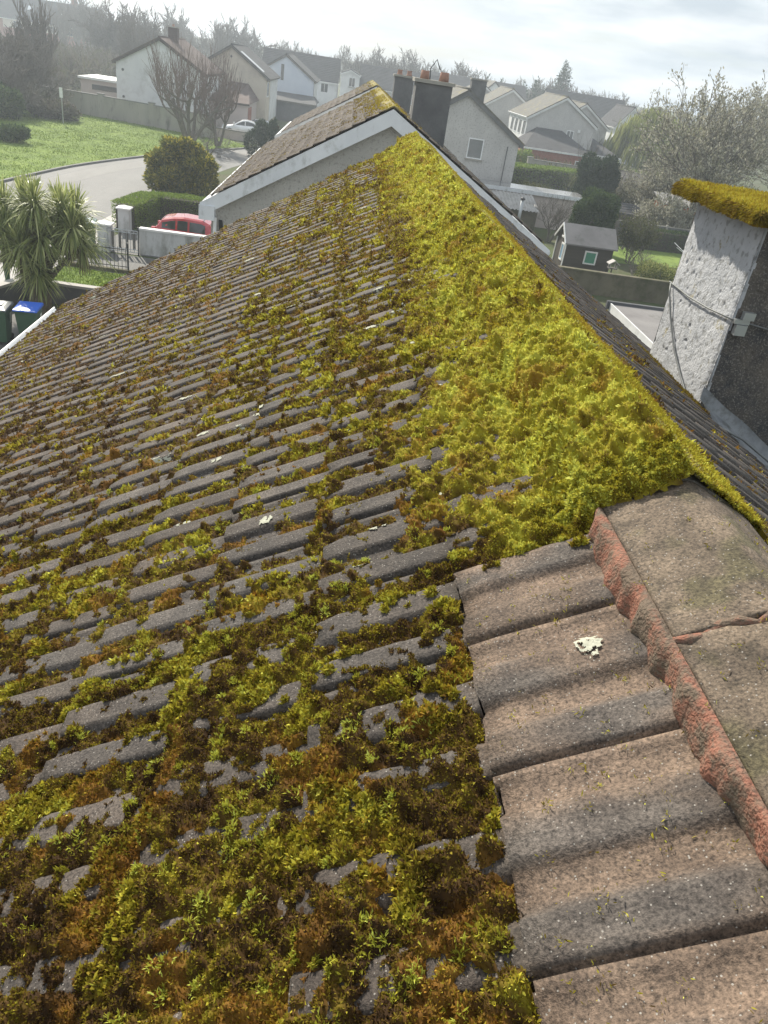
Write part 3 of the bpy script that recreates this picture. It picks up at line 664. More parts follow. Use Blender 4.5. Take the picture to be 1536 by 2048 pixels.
# long shaggy moss over the chimney cap
def cap_moss(n, seed):
    rng = np.random.RandomState(seed); x0, x1, y0, y1 = cx0-.15, cx1+.15, cy0-.15, cy1+.15
    x = rng.uniform(x0, x1, n); y = rng.uniform(y0, y1, n); side = rng.uniform(0,1,n) < .5
    w = rng.randint(0, 3, n); xe = np.where(w == 0, x0-.005, x); ye = np.where(w == 1, y0-.005, np.where(w == 2, y1, y))
    x = np.where(side, xe, x); y = np.where(side, ye, y)
    hump = .05*(fbm(x*6, y*6, 101)-.2)+.03*(fbm(x*18, y*18, 102)-.5)
    z = np.where(side, rng.uniform(cz+.0, cz+.075, n), cz+.055+hump*.8)
    P = np.stack([x, y, z], 1)
    O = np.where(side[:,None], np.stack([np.where(w == 0, -1., 0), np.where(w == 1, -1., np.where(w == 2, 1., 0)), -.9+0*x], 1), np.array([[0,0,1.]])) + rng.normal(size=(n,3))*np.where(side, .30, .55)[:,None]
    O /= np.linalg.norm(O, axis=1)[:,None]
    Ln = np.where(side, rng.uniform(.022,.055,n)*(.5+1.1*fbm(x*7, y*7, 103)), rng.uniform(.02,.045,n))
    V, F = strips(P, O, Ln, rng.uniform(.006,.013,n), rng.uniform(-.3,.3,n), rng)
    g = np.where(side, .46, .70) + .35*(fbm(x*8, y*8, 104)-.5) + rng.normal(0,.10,n)
    col = palette(g, warm=np.where(side, .12, .32)*rng.uniform(.2,1,n))
    return V, F, np.repeat(col, 5, 0)
def cap_bed():
    a = np.linspace(cx0-.16, cx1+.16, 70); b_ = np.linspace(cy0-.16, cy1+.16, 80); A, B = np.meshgrid(a, b_, indexing='ij')
    e = np.minimum(np.minimum(A-a[0], a[-1]-A), np.minimum(B-b_[0], b_[-1]-B))
    z = cz+.055+.05*(fbm(A*6, B*6, 101)-.2)+.03*(fbm(A*18, B*18, 102)-.5) - .10*np.exp(-e/.018)
    n = len(b_); i = np.arange(len(a)*n).reshape(len(a), n)[:-1,:-1].ravel()
    g = .48+.4*(fbm(A*9, B*9, 105)-.5)
    return np.stack([A,B,z],-1).reshape(-1,3), np.stack([i,i+n,i+n+1,i+1],1), palette(g.ravel(), warm=np.full(A.size,.45))
merge('chimney_moss', [cap_bed(), cap_moss(60000, 11)], ML, 'thick golden moss hanging shaggily over the cap of the white rendered chimney', 'moss')
# clumps of moss and debris wedged where the chimney's foot meets the tiles
def foot_moss(n, seed):
    rng = np.random.RandomState(seed); y = rng.uniform(cy0-.25, cy1+.15, n); x = cx0-.02-np.abs(rng.normal(0,.045,n))
    z = ZR-(x-XR)*SP/CP+.03+.05*rng.uniform(0,1,n)*np.exp(-(cx0-x)/.05)*fbm(x*12, y*12, 111)*1.6
    D = np.array([-.5,0,.6])+rng.normal(size=(n,3))*.6; D /= np.linalg.norm(D,axis=1)[:,None]
    Ln = rng.uniform(.012,.03,n); V, F = strips(np.stack([x,y,z],1), D, Ln, Ln*.3, rng.uniform(-.4,.4,n), rng)
    return V, F, np.repeat(palette(.25+.5*(fbm(x*10,y*8,112)-.3)+rng.normal(0,.1,n)), 5, 0)
merge('chimney_foot_moss', [foot_moss(16000, 12)], ML, 'dark moss and debris packed along the foot of the white rendered chimney', 'moss')
# ------------------------------------------------------------------ ground, road, lawns
def sheet(name, pts, z, mat, label=None, kind='structure'):
    mb = MB(); mb.poly([(x, y, z) for x, y in pts]); return put(mb.build(name, mat), label=label, kind=kind)
def smooth_line(pts, n=8):
    P = [Vector((*p, 0)) for p in pts]; o = []
    for i in range(len(P)-1):
        a, b_, c, d = P[max(i-1,0)], P[i], P[i+1], P[min(i+2, len(P)-1)]
        for k in range(n):
            t = k/n; o.append(.5*((2*b_)+(c-a)*t+(2*a-5*b_+4*c-d)*t*t+(3*b_-a-3*c+d)*t**3))
    o.append(P[-1]); return [(v.x, v.y) for v in o]
def ribbon(name, Lp, Rp, z, mat, kind='structure', thick=None):
    V = [(x,y,z) for x,y in Lp]+[(x,y,z) for x,y in Rp]; n = len(Lp)
    F = [(i, i+n, i+n+1, i+1) for i in range(n-1)]
    me = bpy.data.meshes.new(name); me.from_pydata(V, [], F); me.update(); return put(link_mesh(name, me, mat), kind=kind)
mb = MB(); mb.poly([(-3000,-600,0),(3000,-600,0),(3000,4000,0),(-3000,4000,0)]); put(mb.build('ground', MT['ground']), kind='structure')
RL_ = smooth_line([(-19.5,18),(-18.6,32),(-17.7,43.2),(-17.3,46.7),(-16.5,52.1),(-14.7,58.8),(-11.8,67.3),(-8.8,74.1),(-5.5,84),(-3.0,100),(-1.6,125)])
RR_ = smooth_line([(-13.2,18),(-12.3,27),(-11.4,33),(-10.9,36.6),(-10.9,40.0),(-10.6,45.5),(-9.0,56),(-7.2,66),(-3.4,74),(-.6,88),(1.8,125)])
ribbon('road', RL_, RR_, .010, MT['asphalt'])
def kerb(line, side, name):
    P = [Vector((*p, 0)) for p in line]; mb = MB(); prof_ = []
    for i, p in enumerate(P):
        d = (P[min(i+1,len(P)-1)]-P[max(i-1,0)]).normalized(); nrm = Vector((-d.y, d.x, 0))*side
        prof_.append((p, p+nrm*.16))
    for (a, b_), (c, d) in zip(prof_[:-1], prof_[1:]):
        mb.poly([(a.x,a.y,0),(c.x,c.y,0),(c.x,c.y,.12),(a.x,a.y,.12)]); mb.poly([(a.x,a.y,.12),(c.x,c.y,.12),(d.x,d.y,.12),(b_.x,b_.y,.12)])
        mb.poly([(b_.x,b_.y,.12),(d.x,d.y,.12),(d.x,d.y,0),(b_.x,b_.y,0)])
    return put(mb.build(name, MT['kerb']), kind='structure')
kerb(RL_, 1, 'kerb')
mb = MB(); mb.box(-16.95, -16.25, 44.6, 45.3, .011, .022); put(mb.build('drain_cover', MT['galv']), 'square metal drain cover set in the road near the kerb of the green', 'drain cover')
ribbon('road_patch', [(x+.9, y) for x, y in RL_], [(x+2.3, y) for x, y in RL_], .014, MT['asphalt2'])
# green between the road and the long wall (gently banked), as a grid
def lawn_patch(name, poly, z, mat):
    return sheet(name, poly, z, mat)
green = [(x-.16, y) for x, y in RL_ if 30 < y < 76] + [(-11.2,79.5),(-13,80.4),(-19,80.6),(-24,82.4),(-34,84),(-40,60),(-34,36)]
lawn_patch('green', green, .055, MT['lawn'])
# tussocks of grass over the green
def tufts(name, poly, n, hgt, seed, label, z0=.05, mat=None):
    rng = np.random.RandomState(seed); px = np.array([p[0] for p in poly]); py = np.array([p[1] for p in poly])
    x = rng.uniform(px.min(), px.max(), n); y = rng.uniform(py.min(), py.max(), n); ins = np.zeros(n, bool); j = len(px)-1
    for i in range(len(px)):
        c = ((py[i] > y) != (py[j] > y)) & (x < (px[j]-px[i])*(y-py[i])/(py[j]-py[i]+1e-9)+px[i]); ins ^= c; j = i
    x, y = x[ins], y[ins]; m = len(x); h = hgt*(.4+1.1*fbm(x*.9, y*.6, seed))*rng.uniform(.6,1.3,m)
    D = np.stack([rng.normal(0,.5,m), rng.normal(0,.5,m), np.ones(m)], 1); D /= np.linalg.norm(D,axis=1)[:,None]
    V, F = strips(np.stack([x,y,np.full(m,z0)],1), D, h, h*.45, rng.uniform(-.4,.4,m), rng)
    return put(np_mesh(name, V, F, mat or MT['grass']), label, 'grass', None, 'stuff')
MT['grass'] = leafy('grass_blades', [(.08,.13,.02),(.13,.20,.03),(.22,.29,.05),(.25,.30,.065)], .3)
tufts('grass', green, 110000, .085, 201, 'rough bright green grass on the open green beside the road')
# aprons, drives and front gardens by our house
sheet('footpath', [(-11.05,36.2),(-10.9,40.0),(-10.3,39.6),(-10.0,36.2),(-9.9,33.0),(-10.3,27),(-11.2,20),(-12.9,20),(-12.2,27),(-11.3,33)], .022, MT['pave'])
sheet('driveway', [(-9.9,33),(-9.5,36.6),(-5.2,36.6),(2,37.2),(2,32.2),(-9.4,32.2)], .018, MT['drive'])
sheet('own_driveway', [(-10.2,27.8),(-9.6,32.0),(1,32.0),(1,14.5),(-6.7,14.5),(-7.2,22),(-7.3,27.9)], .014, MT['drive'])
gard = [(-10.1,25.3),(-7.2,25.1),(-7.2,29.0),(-10.0,29.2)]
sheet('front_lawn', gard, .030, MT['lawn'])
tufts('lawn_grass', gard, 4500, .07, 203, 'short bright grass of the small front lawn beyond the palm', .03)
sheet('yard', [(-10.6,15),(-6.8,15),(-6.9,23.4),(-10.4,23.4)], .026, MT['drive'])
bg_lawn = [(14.8,44.3),(24,46.6),(24,51.0),(15.5,50.2)]
sheet('back_lawn', bg_lawn, .02, MT['lawn'])
sheet('back_yard', [(8,37.8),(15.9,37.8),(15.9,44),(8,46)], .016, MT['ground'])

# ------------------------------------------------------------------ builders for the setting
def window(parent, face, u, z, w, h, base, frame='upvc', pane='glass', mull=1, sill=True, trans=None):
    """face: ('y', y0, -1) a wall facing -y at y0, ('x', x0, +1/-1) a wall facing +-x; u = centre along the wall"""
    ax, p, sg = face
    def B(mb, u0, u1, z0, z1, d0, d1):
        a, b_ = sorted((p+sg*d0, p+sg*d1))
        if ax == 'y': mb.box(u0, u1, a, b_, z0, z1)
        else: mb.box(a, b_, u0, u1, z0, z1)
    t = .07; mb = MB(); B(mb, u-w/2, u+w/2, z, z+t, 0, .05); B(mb, u-w/2, u+w/2, z+h-t, z+h, 0, .05)
    B(mb, u-w/2, u-w/2+t, z+t, z+h-t, 0, .05); B(mb, u+w/2-t, u+w/2, z+t, z+h-t, 0, .05)
    for k in range(mull): q = u-w/2+w*(k+1)/(mull+1); B(mb, q-.03, q+.03, z+t, z+h-t, 0, .045)
    if trans: B(mb, u-w/2+t, u+w/2-t, z+h*trans-.025, z+h*trans+.025, 0, .043)
    f = mb.build('window', MT[frame], parent)
    mb = MB(); B(mb, u-w/2+t*.9, u+w/2-t*.9, z+t*.9, z+h-t*.9, .004, .022); mb.build('pane', MT[pane], f)
    if sill: mb = MB(); B(mb, u-w/2-.08, u+w/2+.08, z-.10, z-.003, 0, .12); mb.build('sill', MT['cwall'], f)
    return f
def chimney(parent, x, y, z0, z1, w, d, mat='soot', pots=2, cap=True):
    mb = MB(); mb.box(x-w/2, x+w/2, y-d/2, y+d/2, z0, z1); c = mb.build('chimney', MT[mat], parent)
    mb = MB(); mb.box(x-w/2-.06, x+w/2+.06, y-d/2-.06, y+d/2+.06, z1+.002, z1+.09); mb.build('chimney_cap', MT['cwall'], c)
    for k in range(pots):
        xx = x-w/2+w*(k+.5)/pots
        mb = MB(); mb.tube([(xx,y,z1+.09),(xx,y,z1+.12),(xx,y,z1+.26),(xx,y,z1+.30)], [.15,.125,.105,.13], 8); mb.build('chimney_pot', MT['terracotta'], c, True)
    return c
def gable_house(name, label, x, y, w, Ln, eave, ridge, wall='dash', roof='slate', trim='white', over=.35, rz=0, barge=.24, group=None, tiled=False):
    """ridge runs along local y from the gable at y=0; origin at the middle of that gable's foot"""
    t = thing(name, label, 'house', (x, y, 0), rz, group); hw = w/2; sl = (ridge-eave)/hw
    mb = MB(); mb.prism([(-hw,0),(hw,0),(hw,eave-.05),(0,ridge-.05),(-hw,eave-.05)], 0, Ln); mb.build('wall', MT[wall], t)
    th = .10; ex = hw+over; ez = eave-over*sl; oy = .22
    if not tiled:
        mb = MB(); mb.prism([(-ex,ez),(0,ridge),(ex,ez),(ex,ez+th),(0,ridge+th*1.1),(-ex,ez+th)], -oy, Ln+oy); rf = mb.build('roof', MT[roof], t)
        mb = MB(); mb.tube([(0,-oy-.01,ridge+th),(0,Ln*.5,ridge+th*.8),(0,Ln+oy+.01,ridge+th)], .10, 6); mb.build('ridge_tiles', MT[roof], rf, True)
    for s in (-1, 1):
        mb = MB(); a = [(0,ridge-.003),(s*ex,ez-.003),(s*ex,ez-barge),(0,ridge-barge*1.05)]; mb.prism(a if s > 0 else a[::-1], -oy+.02, -oy+.05)
        mb.build('bargeboard', MT[trim], t)
        mb = MB(); mb.tube([(s*(ex+(-.03 if tiled else .04)),-oy,ez-(.07 if tiled else -.03)),(s*(ex+(-.03 if tiled else .04)),Ln+oy,ez-(.07 if tiled else -.03))], .055, 6); mb.build('gutter', MT[trim], t)
        mb = MB(); mb.box(min(s*(hw+.01),s*(ex-.01)), max(s*(hw+.01),s*(ex-.01)), -oy+.06, Ln+oy-.06, ez-.16, ez-.01); mb.build('soffit', MT[trim], t)
    return t
def hip_annex(parent, x0, x1, y0, y1, h, top, wall, roof, trim='white', ins=1.4):
    mb = MB(); mb.box(x0, x1, y0, y1, 0, h); w_ = mb.build('garage', MT[wall], parent)
    o = .25; mb = MB(); A = [(x0-o,y0-o,h),(x1+o,y0-o,h),(x1+o,y1,h),(x0-o,y1,h)]; Rr = [(x0+ins,y1,top),(x1-ins,y1,top)]
    n = len(mb.V); mb.V += A+Rr; mb.F += [(n,n+1,n+5,n+4),(n+1,n+2,n+5),(n+3,n,n+4),(n+2,n+3,n+4,n+5),(n+3,n+2,n+1,n)]; mb.I += [0]*5
    mb.build('garage_roof', MT[roof], w_)
    mb = MB(); mb.box(x0-o-.02, x1+o+.02, y0-o-.04, y0-o-.005, h-.16, h+.02); mb.build('fascia', MT[trim], w_)
    return w_

# ------------------------------------------------------------------ neighbouring houses of our row
def tiled_roof(parent, w, Ln, ridge_z, seed, mossg, nm, lab, loc, n_f):
    """real tiles on both slopes of a neighbour's roof and moss over them"""
    y0, y1 = -.22, Ln+.22; ed = EDGES-.16
    ed = ed[:15]; Va, Fa, Ta = tile_slope(y0, y1, ed[:16], 'coarse', 2, -1, 0.0, ridge_z, False); Vb, Fb, Tb = tile_slope(y0, y1, ed[:16], 'coarse', 2, 1, 0.0, ridge_z, False)
    T = np.concatenate([Ta, Tb]); k = np.floor(T[:,0]/.338); i = np.floor((T[:,1]-U0-.231)/PER)
    tint = np.array([.118,.098,.085])*(.72+.55*_hash(k, i, seed)[:,None])*(.8+.4*fbm(T[:,0]*2, T[:,1]*2, seed)[:,None])
    rf = np_mesh('roof', np.concatenate([Va, Vb]), np.concatenate([Fa, Fb+len(Va)]), mt_tile, parent, tint)
    q = 0; yy = y0
    while yy < y1-.1:
        mb = MB(); e = min(yy+.45, y1); mb.prism([(-.19,ridge_z-.07),(-.10,ridge_z-.005),(0,ridge_z+.045),(.10,ridge_z-.005),(.19,ridge_z-.07),(.18,ridge_z-.09),(0,ridge_z+.02),(-.18,ridge_z-.09)], yy+.004, e-.004)
        o = mb.build('ridge_tile', MT['ridge_far'], rf); yy += .45; q += 1
    rng = np.random.RandomState(seed); n = n_f; s = rng.uniform(.0, 4.9, n)**1.0; y = rng.uniform(y0+.05, y1-.05, n); sd = np.where(rng.uniform(0,1,n) < .8, -1, 1)
    c = .55*fbm(s*4, y*3, seed+1)+.9*fbm(s*14, y*9, seed+2)-.22 + .45*np.exp(-s/.55)*sst(.3,.6,fbm(s*.8,y*.5,seed+3)+.1) - .20*sst(.010,.020,prof(y))
    kk = c > .66; s, y, sd, c = s[kk], y[kk], sd[kk], c[kk]; m = len(s)
    h = LIFT*np.mod(s/.338, 1)+prof(y)+.002
    P = np.stack([sd*(s*CP+h*SP), y, ridge_z-s*SP+h*CP], 1) + np.array(loc)[None]
    D = np.stack([sd*SP, 0*y, CP+0*y], 1)*.7+rng.normal(size=(m,3))*.5; D /= np.linalg.norm(D,axis=1)[:,None]
    Ln_ = rng.uniform(.022,.05,m)*np.where(s < 1.0, 1.1, .8); V, F = strips(P, D, Ln_, Ln_*rng.uniform(.3,.6,m), rng.uniform(-.4,.4,m), rng)
    g = mossg-.06+.42*np.exp(-s/.55)+.3*(fbm(s*3,y*2.4,seed+5)-.5)+rng.normal(0,.12,m)
    col = palette(g, warm=.35*np.exp(-s/.8)*rng.uniform(.2,1,m))*np.array([1.0,.98,.95])
    put(np_mesh(nm, V, F, ML, None, np.clip(np.repeat(col,5,0),0,1)), lab, 'moss', None, 'stuff')
    return rf
MT['ridge_far'] = surf('mossy_ridge_tile', (.15,.135,.10), (.24,.20,.10), 5, .95, stain=(.30,.25,.04), stscale=3, stpos=(.45,.6))
NX = .98
nb = gable_house('house', 'neighbouring house with pebble-dashed gable, broad white bargeboards and mossy brown tiles', NX, 19.85, 8.2, 13.0, 4.72, 7.16, 'dash', trim='barge', barge=.34, tiled=True, over=.25)
tiled_roof(nb, 8.2, 13.0, 7.19, 301, .40, 'neighbour_roof_moss', 'golden and brown moss on the roof of the pebble-dashed neighbouring house', (NX,19.85,0), 120000)
mb = MB(); mb.box(-4.37, -4.0, -.24, .05, 4.19, 4.52); mb.build('eaves_box', MT['barge'], nb)
mb = MB(); mb.tube([(-4.0,-.09,4.25),(-4.0,-.09,.1)], .045, 8); mb.build('downpipe', MT['upvc'], nb)
for k in range(4): mb = MB(); mb.tube([(-3.9+.02*k,-.05,4.2),(-3.85+.05*k,-.08,3.3),(-3.8+.03*k,-.05,2.0)], .014, 4); mb.build('cable', MT['iron'], nb)

chimney(nb, 1.27, 4.75, 5.9, 7.72, 1.02, .9, 'soot', 0)
nc = nb.children[-1]
mb = MB(); mb.tube([(1.0,4.75,7.81),(1.0,4.75,8.02)], [.13,.11], 8); mb.build('chimney_pot', MT['terracotta'], nc, True)
mb = MB(); mb.tube([(1.55,4.75,7.81),(1.55,4.75,8.04)], [.14,.12], 8); mb.build('chimney_pot', MT['terracotta'], nc, True)
mb = MB(); mb.tube([(1.18,5.0,7.7),(1.16,5.0,8.1),(1.30,4.95,8.32),(1.42,4.9,8.08)], .018, 5); mb.build('aerial', MT['iron'], nc)
nb2 = gable_house('house', 'second house along the row, a strip of mossy roof above a white bargeboard', 1.05, 38.9, 8.2, 9.0, 4.72, 7.12, 'dash', trim='white', barge=.26, tiled=True, over=.25)
tiled_roof(nb2, 8.2, 9.0, 7.15, 311, .40, 'second_roof_moss', 'golden moss on the second roof along the row, behind the neighbouring house', (1.05,38.9,0), 30000)
chimney(nb2, 1.38, 3.6, 5.7, 7.60, .92, .9, 'soot', 2)
# grey house with one small window and its flat-roofed extension
hr = gable_house('house', 'grey pebble-dashed gable house with a single small white-framed window', 7.55, 56.4, 7.9, 11.0, 4.80, 7.28, 'dash2', 'tile_g', 'soot', over=.3, barge=.26)
window(hr, ('y', 0, -1), 1.05, 3.35, 1.05, 1.25, None, 'upvc', 'glass_c', 0)
chimney(hr, .75, 1.6, 6.3, 7.95, 1.0, .8, 'soot', 0)
ha = hr.children[-1]
mb = MB(); mb.tube([(3.2,-.16,4.4),(3.2,-.14,3.8),(3.2,-.14,0)], .04, 6); mb.build('downpipe', MT['soot'], hr)
ext = thing('house_extension', 'low flat-roofed extension with a wet shining roof in front of the grey gable', 'extension', (12.2, 53.6, 0))
mb = MB(); mb.box(-4.6, 3.9, 0, 2.6, 0, 2.05); mb.build('wall', MT['pink_r'], ext)
mb = MB(); mb.box(-4.7, 4.0, -.12, 2.65, 2.053, 2.20); rf = mb.build('flat_roof', MT['wetfelt'], ext)
mb = MB(); mb.box(-4.7, 4.0, -.16, -.123, 1.98, 2.22); mb.build('fascia', MT['barge'], rf)
lean = thing('lean_to', 'lean-to shed with a grey corrugated sheet roof in front of the flat-roofed extension', 'shed', (11.0, 50.0, 0))
mb = MB(); mb.box(-2.4, 1.25, .1, 2.6, 0, 1.45); mb.build('wall', MT['mossy_wall'], lean)
xs = np.arange(-2.5, 1.351, .03); V = []; 
for yv, zv in ((-.15,1.42),(2.75,2.02)):
    for x in xs: V.append((x, yv, zv+.03*math.sin(x*2*math.pi/.23)))
n = len(xs); me = bpy.data.meshes.new('corrugated_roof'); me.from_pydata(V, [], [(i,i+1,i+n+1,i+n) for i in range(n-1)]); me.update(); link_mesh('corrugated_roof', me, MT['corr'], lean, True)
mb = MB(); mb.tube([(.05,-.35,0),(.05,-.35,2.05)], .10, 10); fl = mb.build('flue_pipe', MT['galv'], lean, True)
mb = MB(); mb.tube([(.05,-.35,2.05),(.05,-.35,2.12),(.05,-.35,2.2)], [.14,.15,.06], 10); mb.build('flue_cowl', MT['iron'], fl, True)
# white-bound terrace with stepped gables on the right
TR = [(24.2,97.0,7.9,11.5,5.2,7.62,'grey pebble-dashed gable house with white trim and a red brick garage beside it','tile_g'),
      (20.6,111.5,7.6,10,5.1,7.5,'white-fronted terrace house with a stepped mossy roof, directly behind the house with the brick garage','tile_g'),
      (18.4,122.5,7.6,10,5.1,7.45,'white-fronted terrace house at the far end of the stepped row','tile_g')]
for q, (x,y,w,l,e,rg,lab,rm) in enumerate(TR):
    t = gable_house('terrace_house', lab, x, y, w, l, e, rg, 'dash2', rm, 'white', over=.25, barge=.26, group='stepped terrace houses with white fronts')
    mb = MB(); mb.box(-w/2-.06, -w/2-.004, .05, l-.05, .1, e-.12); mb.build('front_wall', MT['white_r'], t)
    for k in range(4): window(t, ('x', -w/2-.06, -1), 1.2+k*2.5, 3.2, 1.5, 1.5, None, 'upvc', 'glass', 1, False)
    for k in range(3): window(t, ('x', -w/2-.06, -1), 1.6+k*3.1, .7, 1.8, 1.4, None, 'upvc', 'glass', 1, False)
    if q == 0:
        window(t, ('y', 0, -1), 1.2, 3.35, .85, 1.05, None, 'upvc', 'glass_c', 1)
        mb = MB(); mb.box(2.0, 2.3, -.16, -.002, 4.3, 4.6); mb.build('vent', MT['white'], t)
        g = hip_annex(t, -5.0, 2.4, -6.8, -.02, 2.5, 4.25, 'brick', 'slate', 'white', 2.2)
        window(g, ('y', -6.8, -1), 1.0, .95, .6, .9, None, 'upvc', 'glass', 0, False)
        mb = MB(); mb.box(-5.0+.02, 2.4, -6.86, -6.803, 0, .35)
t = gable_house('terrace_house', 'grey gable with white trim half hidden behind the house with the brick garage', 28.6, 104.5, 6.5, 9, 5.0, 7.2, 'dash2', 'tile_g', 'white', over=.25)
g = hip_annex(t, -2.4, 2.6, -9, -.02, 2.4, 4.0, 'dash2', 'slate', 'white', 1.6)
wg = thing('white_house', 'white gable house far off behind the chimney of the grey pebble-dashed house', 'house', (24.4,150,0))
mb = MB(); mb.prism([(-2.4,0),(2.4,0),(2.4,5.6),(0,7.9),(-2.4,5.6)], 0, 9); mb.build('wall', MT['white'], wg)
mb = MB(); mb.prism([(-2.8,5.4),(0,8.0),(2.8,5.4),(2.8,5.55),(0,8.2),(-2.8,5.55)], -.15, 9.2); mb.build('roof', MT['tile_g'], wg)
fg = gable_house('white_house', 'small white gable house with an open rooflight beside the weeping willow', 41.4, 125, 4.2, 9, 5.0, 7.5, 'white_r', 'slate', 'white')
window(fg, ('y', 0, -1), .2, 3.6, .9, 1.1, None, 'upvc', 'glass', 0)
mb = MB(); mb.box(-5.0, -1.8, -1.2, -.9, 2.4, 2.7); mb.build('porch_roof', MT['white'], fg)

# houses across the road on the left --------------------------------------------------
wl = gable_house('house', 'pale grey-white gable house behind the long concrete wall, with a bare tree before it', -18.6, 85.4, 8.3, 12.2, 4.95, 7.28, 'white_r', 'tile_r', 'wood_dk', over=.3, barge=.22)
for k in range(4): window(wl, ('x', 4.15, 1), 1.2+k*2.9, 3.1, 1.7, 1.4, None, 'upvc', 'glass', 2, False)
for k in range(3): window(wl, ('x', 4.15, 1), 1.6+k*3.6, .8, 2.0, 1.4, None, 'upvc', 'glass', 2, False)
for (u, z) in ((-3.5,4.2),(-3.5,1.9),(1.3,3.6)):
    mb = MB(); mb.tube([(u,-.002,z),(u,-.08,z)], .12, 8); mb.build('wall_vent', MT['soot'], wl)
chimney(wl, .3, 5.0, 6.6, 8.3, .9, .8, 'tile_r', 1)
be = gable_house('house', 'beige gable house with a bright rooflight strip on its dark roof', -13.6, 98.2, 8.0, 13.5, 5.0, 7.55, 'beige_r', 'slate', 'wood_gr', over=.3, barge=.22)
for k in range(3): window(be, ('x', 4.0, 1), 1.5+k*4.3, 3.0, 2.0, 1.5, None, 'upvc', 'glass', 1, False)
mb = MB(); mb.box(4.003, 4.06, 4.0, 13.3, .4, 4.7); mb.build('front_wall', MT['white_r'], be)
zr_ = lambda x: 7.55-(7.55-5.0)/4.0*x+.115
mb = MB(); mb.poly([(.9,.9,zr_(.9)+.03),(3.5,.9,zr_(3.5)+.03),(3.5,2.1,zr_(3.5)+.03),(.9,2.1,zr_(.9)+.03)]); mb.poly([(.9,.9,zr_(.9)+.03),(.9,.9,zr_(.9)-.02),(3.5,.9,zr_(3.5)-.02),(3.5,.9,zr_(3.5)+.03)])
MT['skyl'] = plain('shiny_rooflight', (.75,.77,.80), .12, .9)
mb.build('rooflight', MT['skyl'], be)
mb = MB(); mb.tube([(0,-.002,6.5),(0,-.08,6.5)], .12, 8); mb.build('wall_vent', MT['soot'], be)
g = hip_annex(be, -.9, 3.0, -9.0, -.02, 2.6, 4.1, 'pink_r', 'tile_r', 'wood_dk', 1.0)
mb = MB(); mb.box(3.003, 3.06, -8.2, -5.4, .02, 2.2); mb.build('garage_door', MT['brick'], g)
bl = gable_house('house', 'pale blue gable house further along the road on the left', -9.3, 120.0, 7.9, 12.5, 4.85, 7.4, 'blue_r', 'slate', 'wood_gr', over=.3, barge=.22)
for k in range(3): window(bl, ('x', 3.95, 1), 1.5+k*3.6, 3.0, 1.8, 1.4, None, 'upvc', 'glass', 1, False)
mb = MB(); mb.box(3.953, 4.0, .6, 12, .4, 4.6); mb.build('front_wall', MT['white_r'], bl)
mb = MB(); mb.box(-.6, -.2, -.05, -.002, 4.3, 6.2); mb.build('satellite_mount', MT['soot'], bl)
g = hip_annex(bl, -4.0, 4.6, -8.5, -.02, 2.3, 2.9, 'dkwall', 'slate', 'wood_gr', .4)
# long dark-roofed rows crossing the view
def cross_house(name, label, x0, x1, y, dep, eave, ridge, wall, roof, wins, group=None, off=.0):
    t = thing(name, label, 'house', ((x0+x1)/2, y, 0), 0, group); hw = (x1-x0)/2
    mb = MB(); mb.prism([(0,0),(dep,0),(dep,eave),(dep/2,ridge),(0,eave)], -hw, hw, 'x'); mb.build('wall', MT[wall], t)
    o = .3; mb = MB(); s = (ridge-eave)/(dep/2)
    mb.prism([(-o,eave-o*s+.01),(dep/2,ridge+.01),(dep+o,eave-o*s+.01),(dep+o,eave-o*s+.12),(dep/2,ridge+.13),(-o,eave-o*s+.12)], -hw-.1, hw+.1, 'x'); mb.build('roof', MT[roof], t)
    mb = MB(); mb.box(-hw-.1, hw+.1, -o-.08, -o-.003, eave-o*s-.1, eave-o*s+.05); mb.build('gutter', MT['white'], t)
    for u, z, w, h in wins: window(t, ('y', 0, -1), u, z, w, h, None, 'upvc', 'glass', 1, False)
    return t
cross_house('row_house', 'long dark-roofed house crossing the view behind the pale blue house', -14.5, -2.4, 138, 8, 4.6, 7.7, 'white_r', 'slate', [(4.0,2.9,1.2,1.3),(-2,2.9,1.4,1.3)])
ph = gable_house('white_house', 'white projecting house front with two windows among the dark roofs', -.5, 136.5, 2.9, 7, 6.0, 6.6, 'white', 'slate', 'white', over=.1)
window(ph, ('y', 0, -1), .3, 4.3, 1.0, 1.3, None, 'upvc', 'glass', 1)
cross_house('row_house', 'long dark slate roof behind the two sooty chimneys', 1.0, 15.0, 140, 9, 4.6, 7.5, 'white_r', 'slate', [(-5,2.9,1.4,1.3),(-1,2.9,1.4,1.3),(3,2.9,1.4,1.3)])
cross_house('row_house', 'dark slate-roofed row in the haze behind the stepped terrace', 14, 34, 168, 9, 5.4, 8.0, 'white_r', 'slate', [(k*4-8,3,1.4,1.3) for k in range(5)])
cross_house('row_house', 'dark roofed house in the haze right of the stepped terrace, before the willow', 34.5, 49, 150, 10, 4.6, 8.2, 'white_r', 'slate', [(-4,3,1.4,1.3),(2,3,1.4,1.3)])
hh = cross_house('terraced_row', 'long brick and cream house row behind bare trees at the upper left', -92, -66, 232, 10, 5.4, 10.2, 'brick', 'slate', [])
mb = MB(); mb.box(-10.5, 12.0, -.08, -.004, 3.2, 5.1); cb = mb.build('cream_band', MT['beige_r'], hh)
for u in (-7,-2.5,1.5,6,10): window(hh, ('y', -.08, -1), u, 3.4, 1.9, 1.4, None, 'upvc', 'glass', 1, False)
for u in (-5, 3.2):
    mb = MB(); z0 = 5.4+4.8*(2.2/5)+.17; z1 = 5.4+4.8*(3.0/5)+.17
    mb.poly([(u,2.2,z0),(u+1.1,2.2,z0),(u+1.1,3.2,z1+.15),(u,3.2,z1+.15)]); mb.build('rooflight', MT['skyl'], hh)
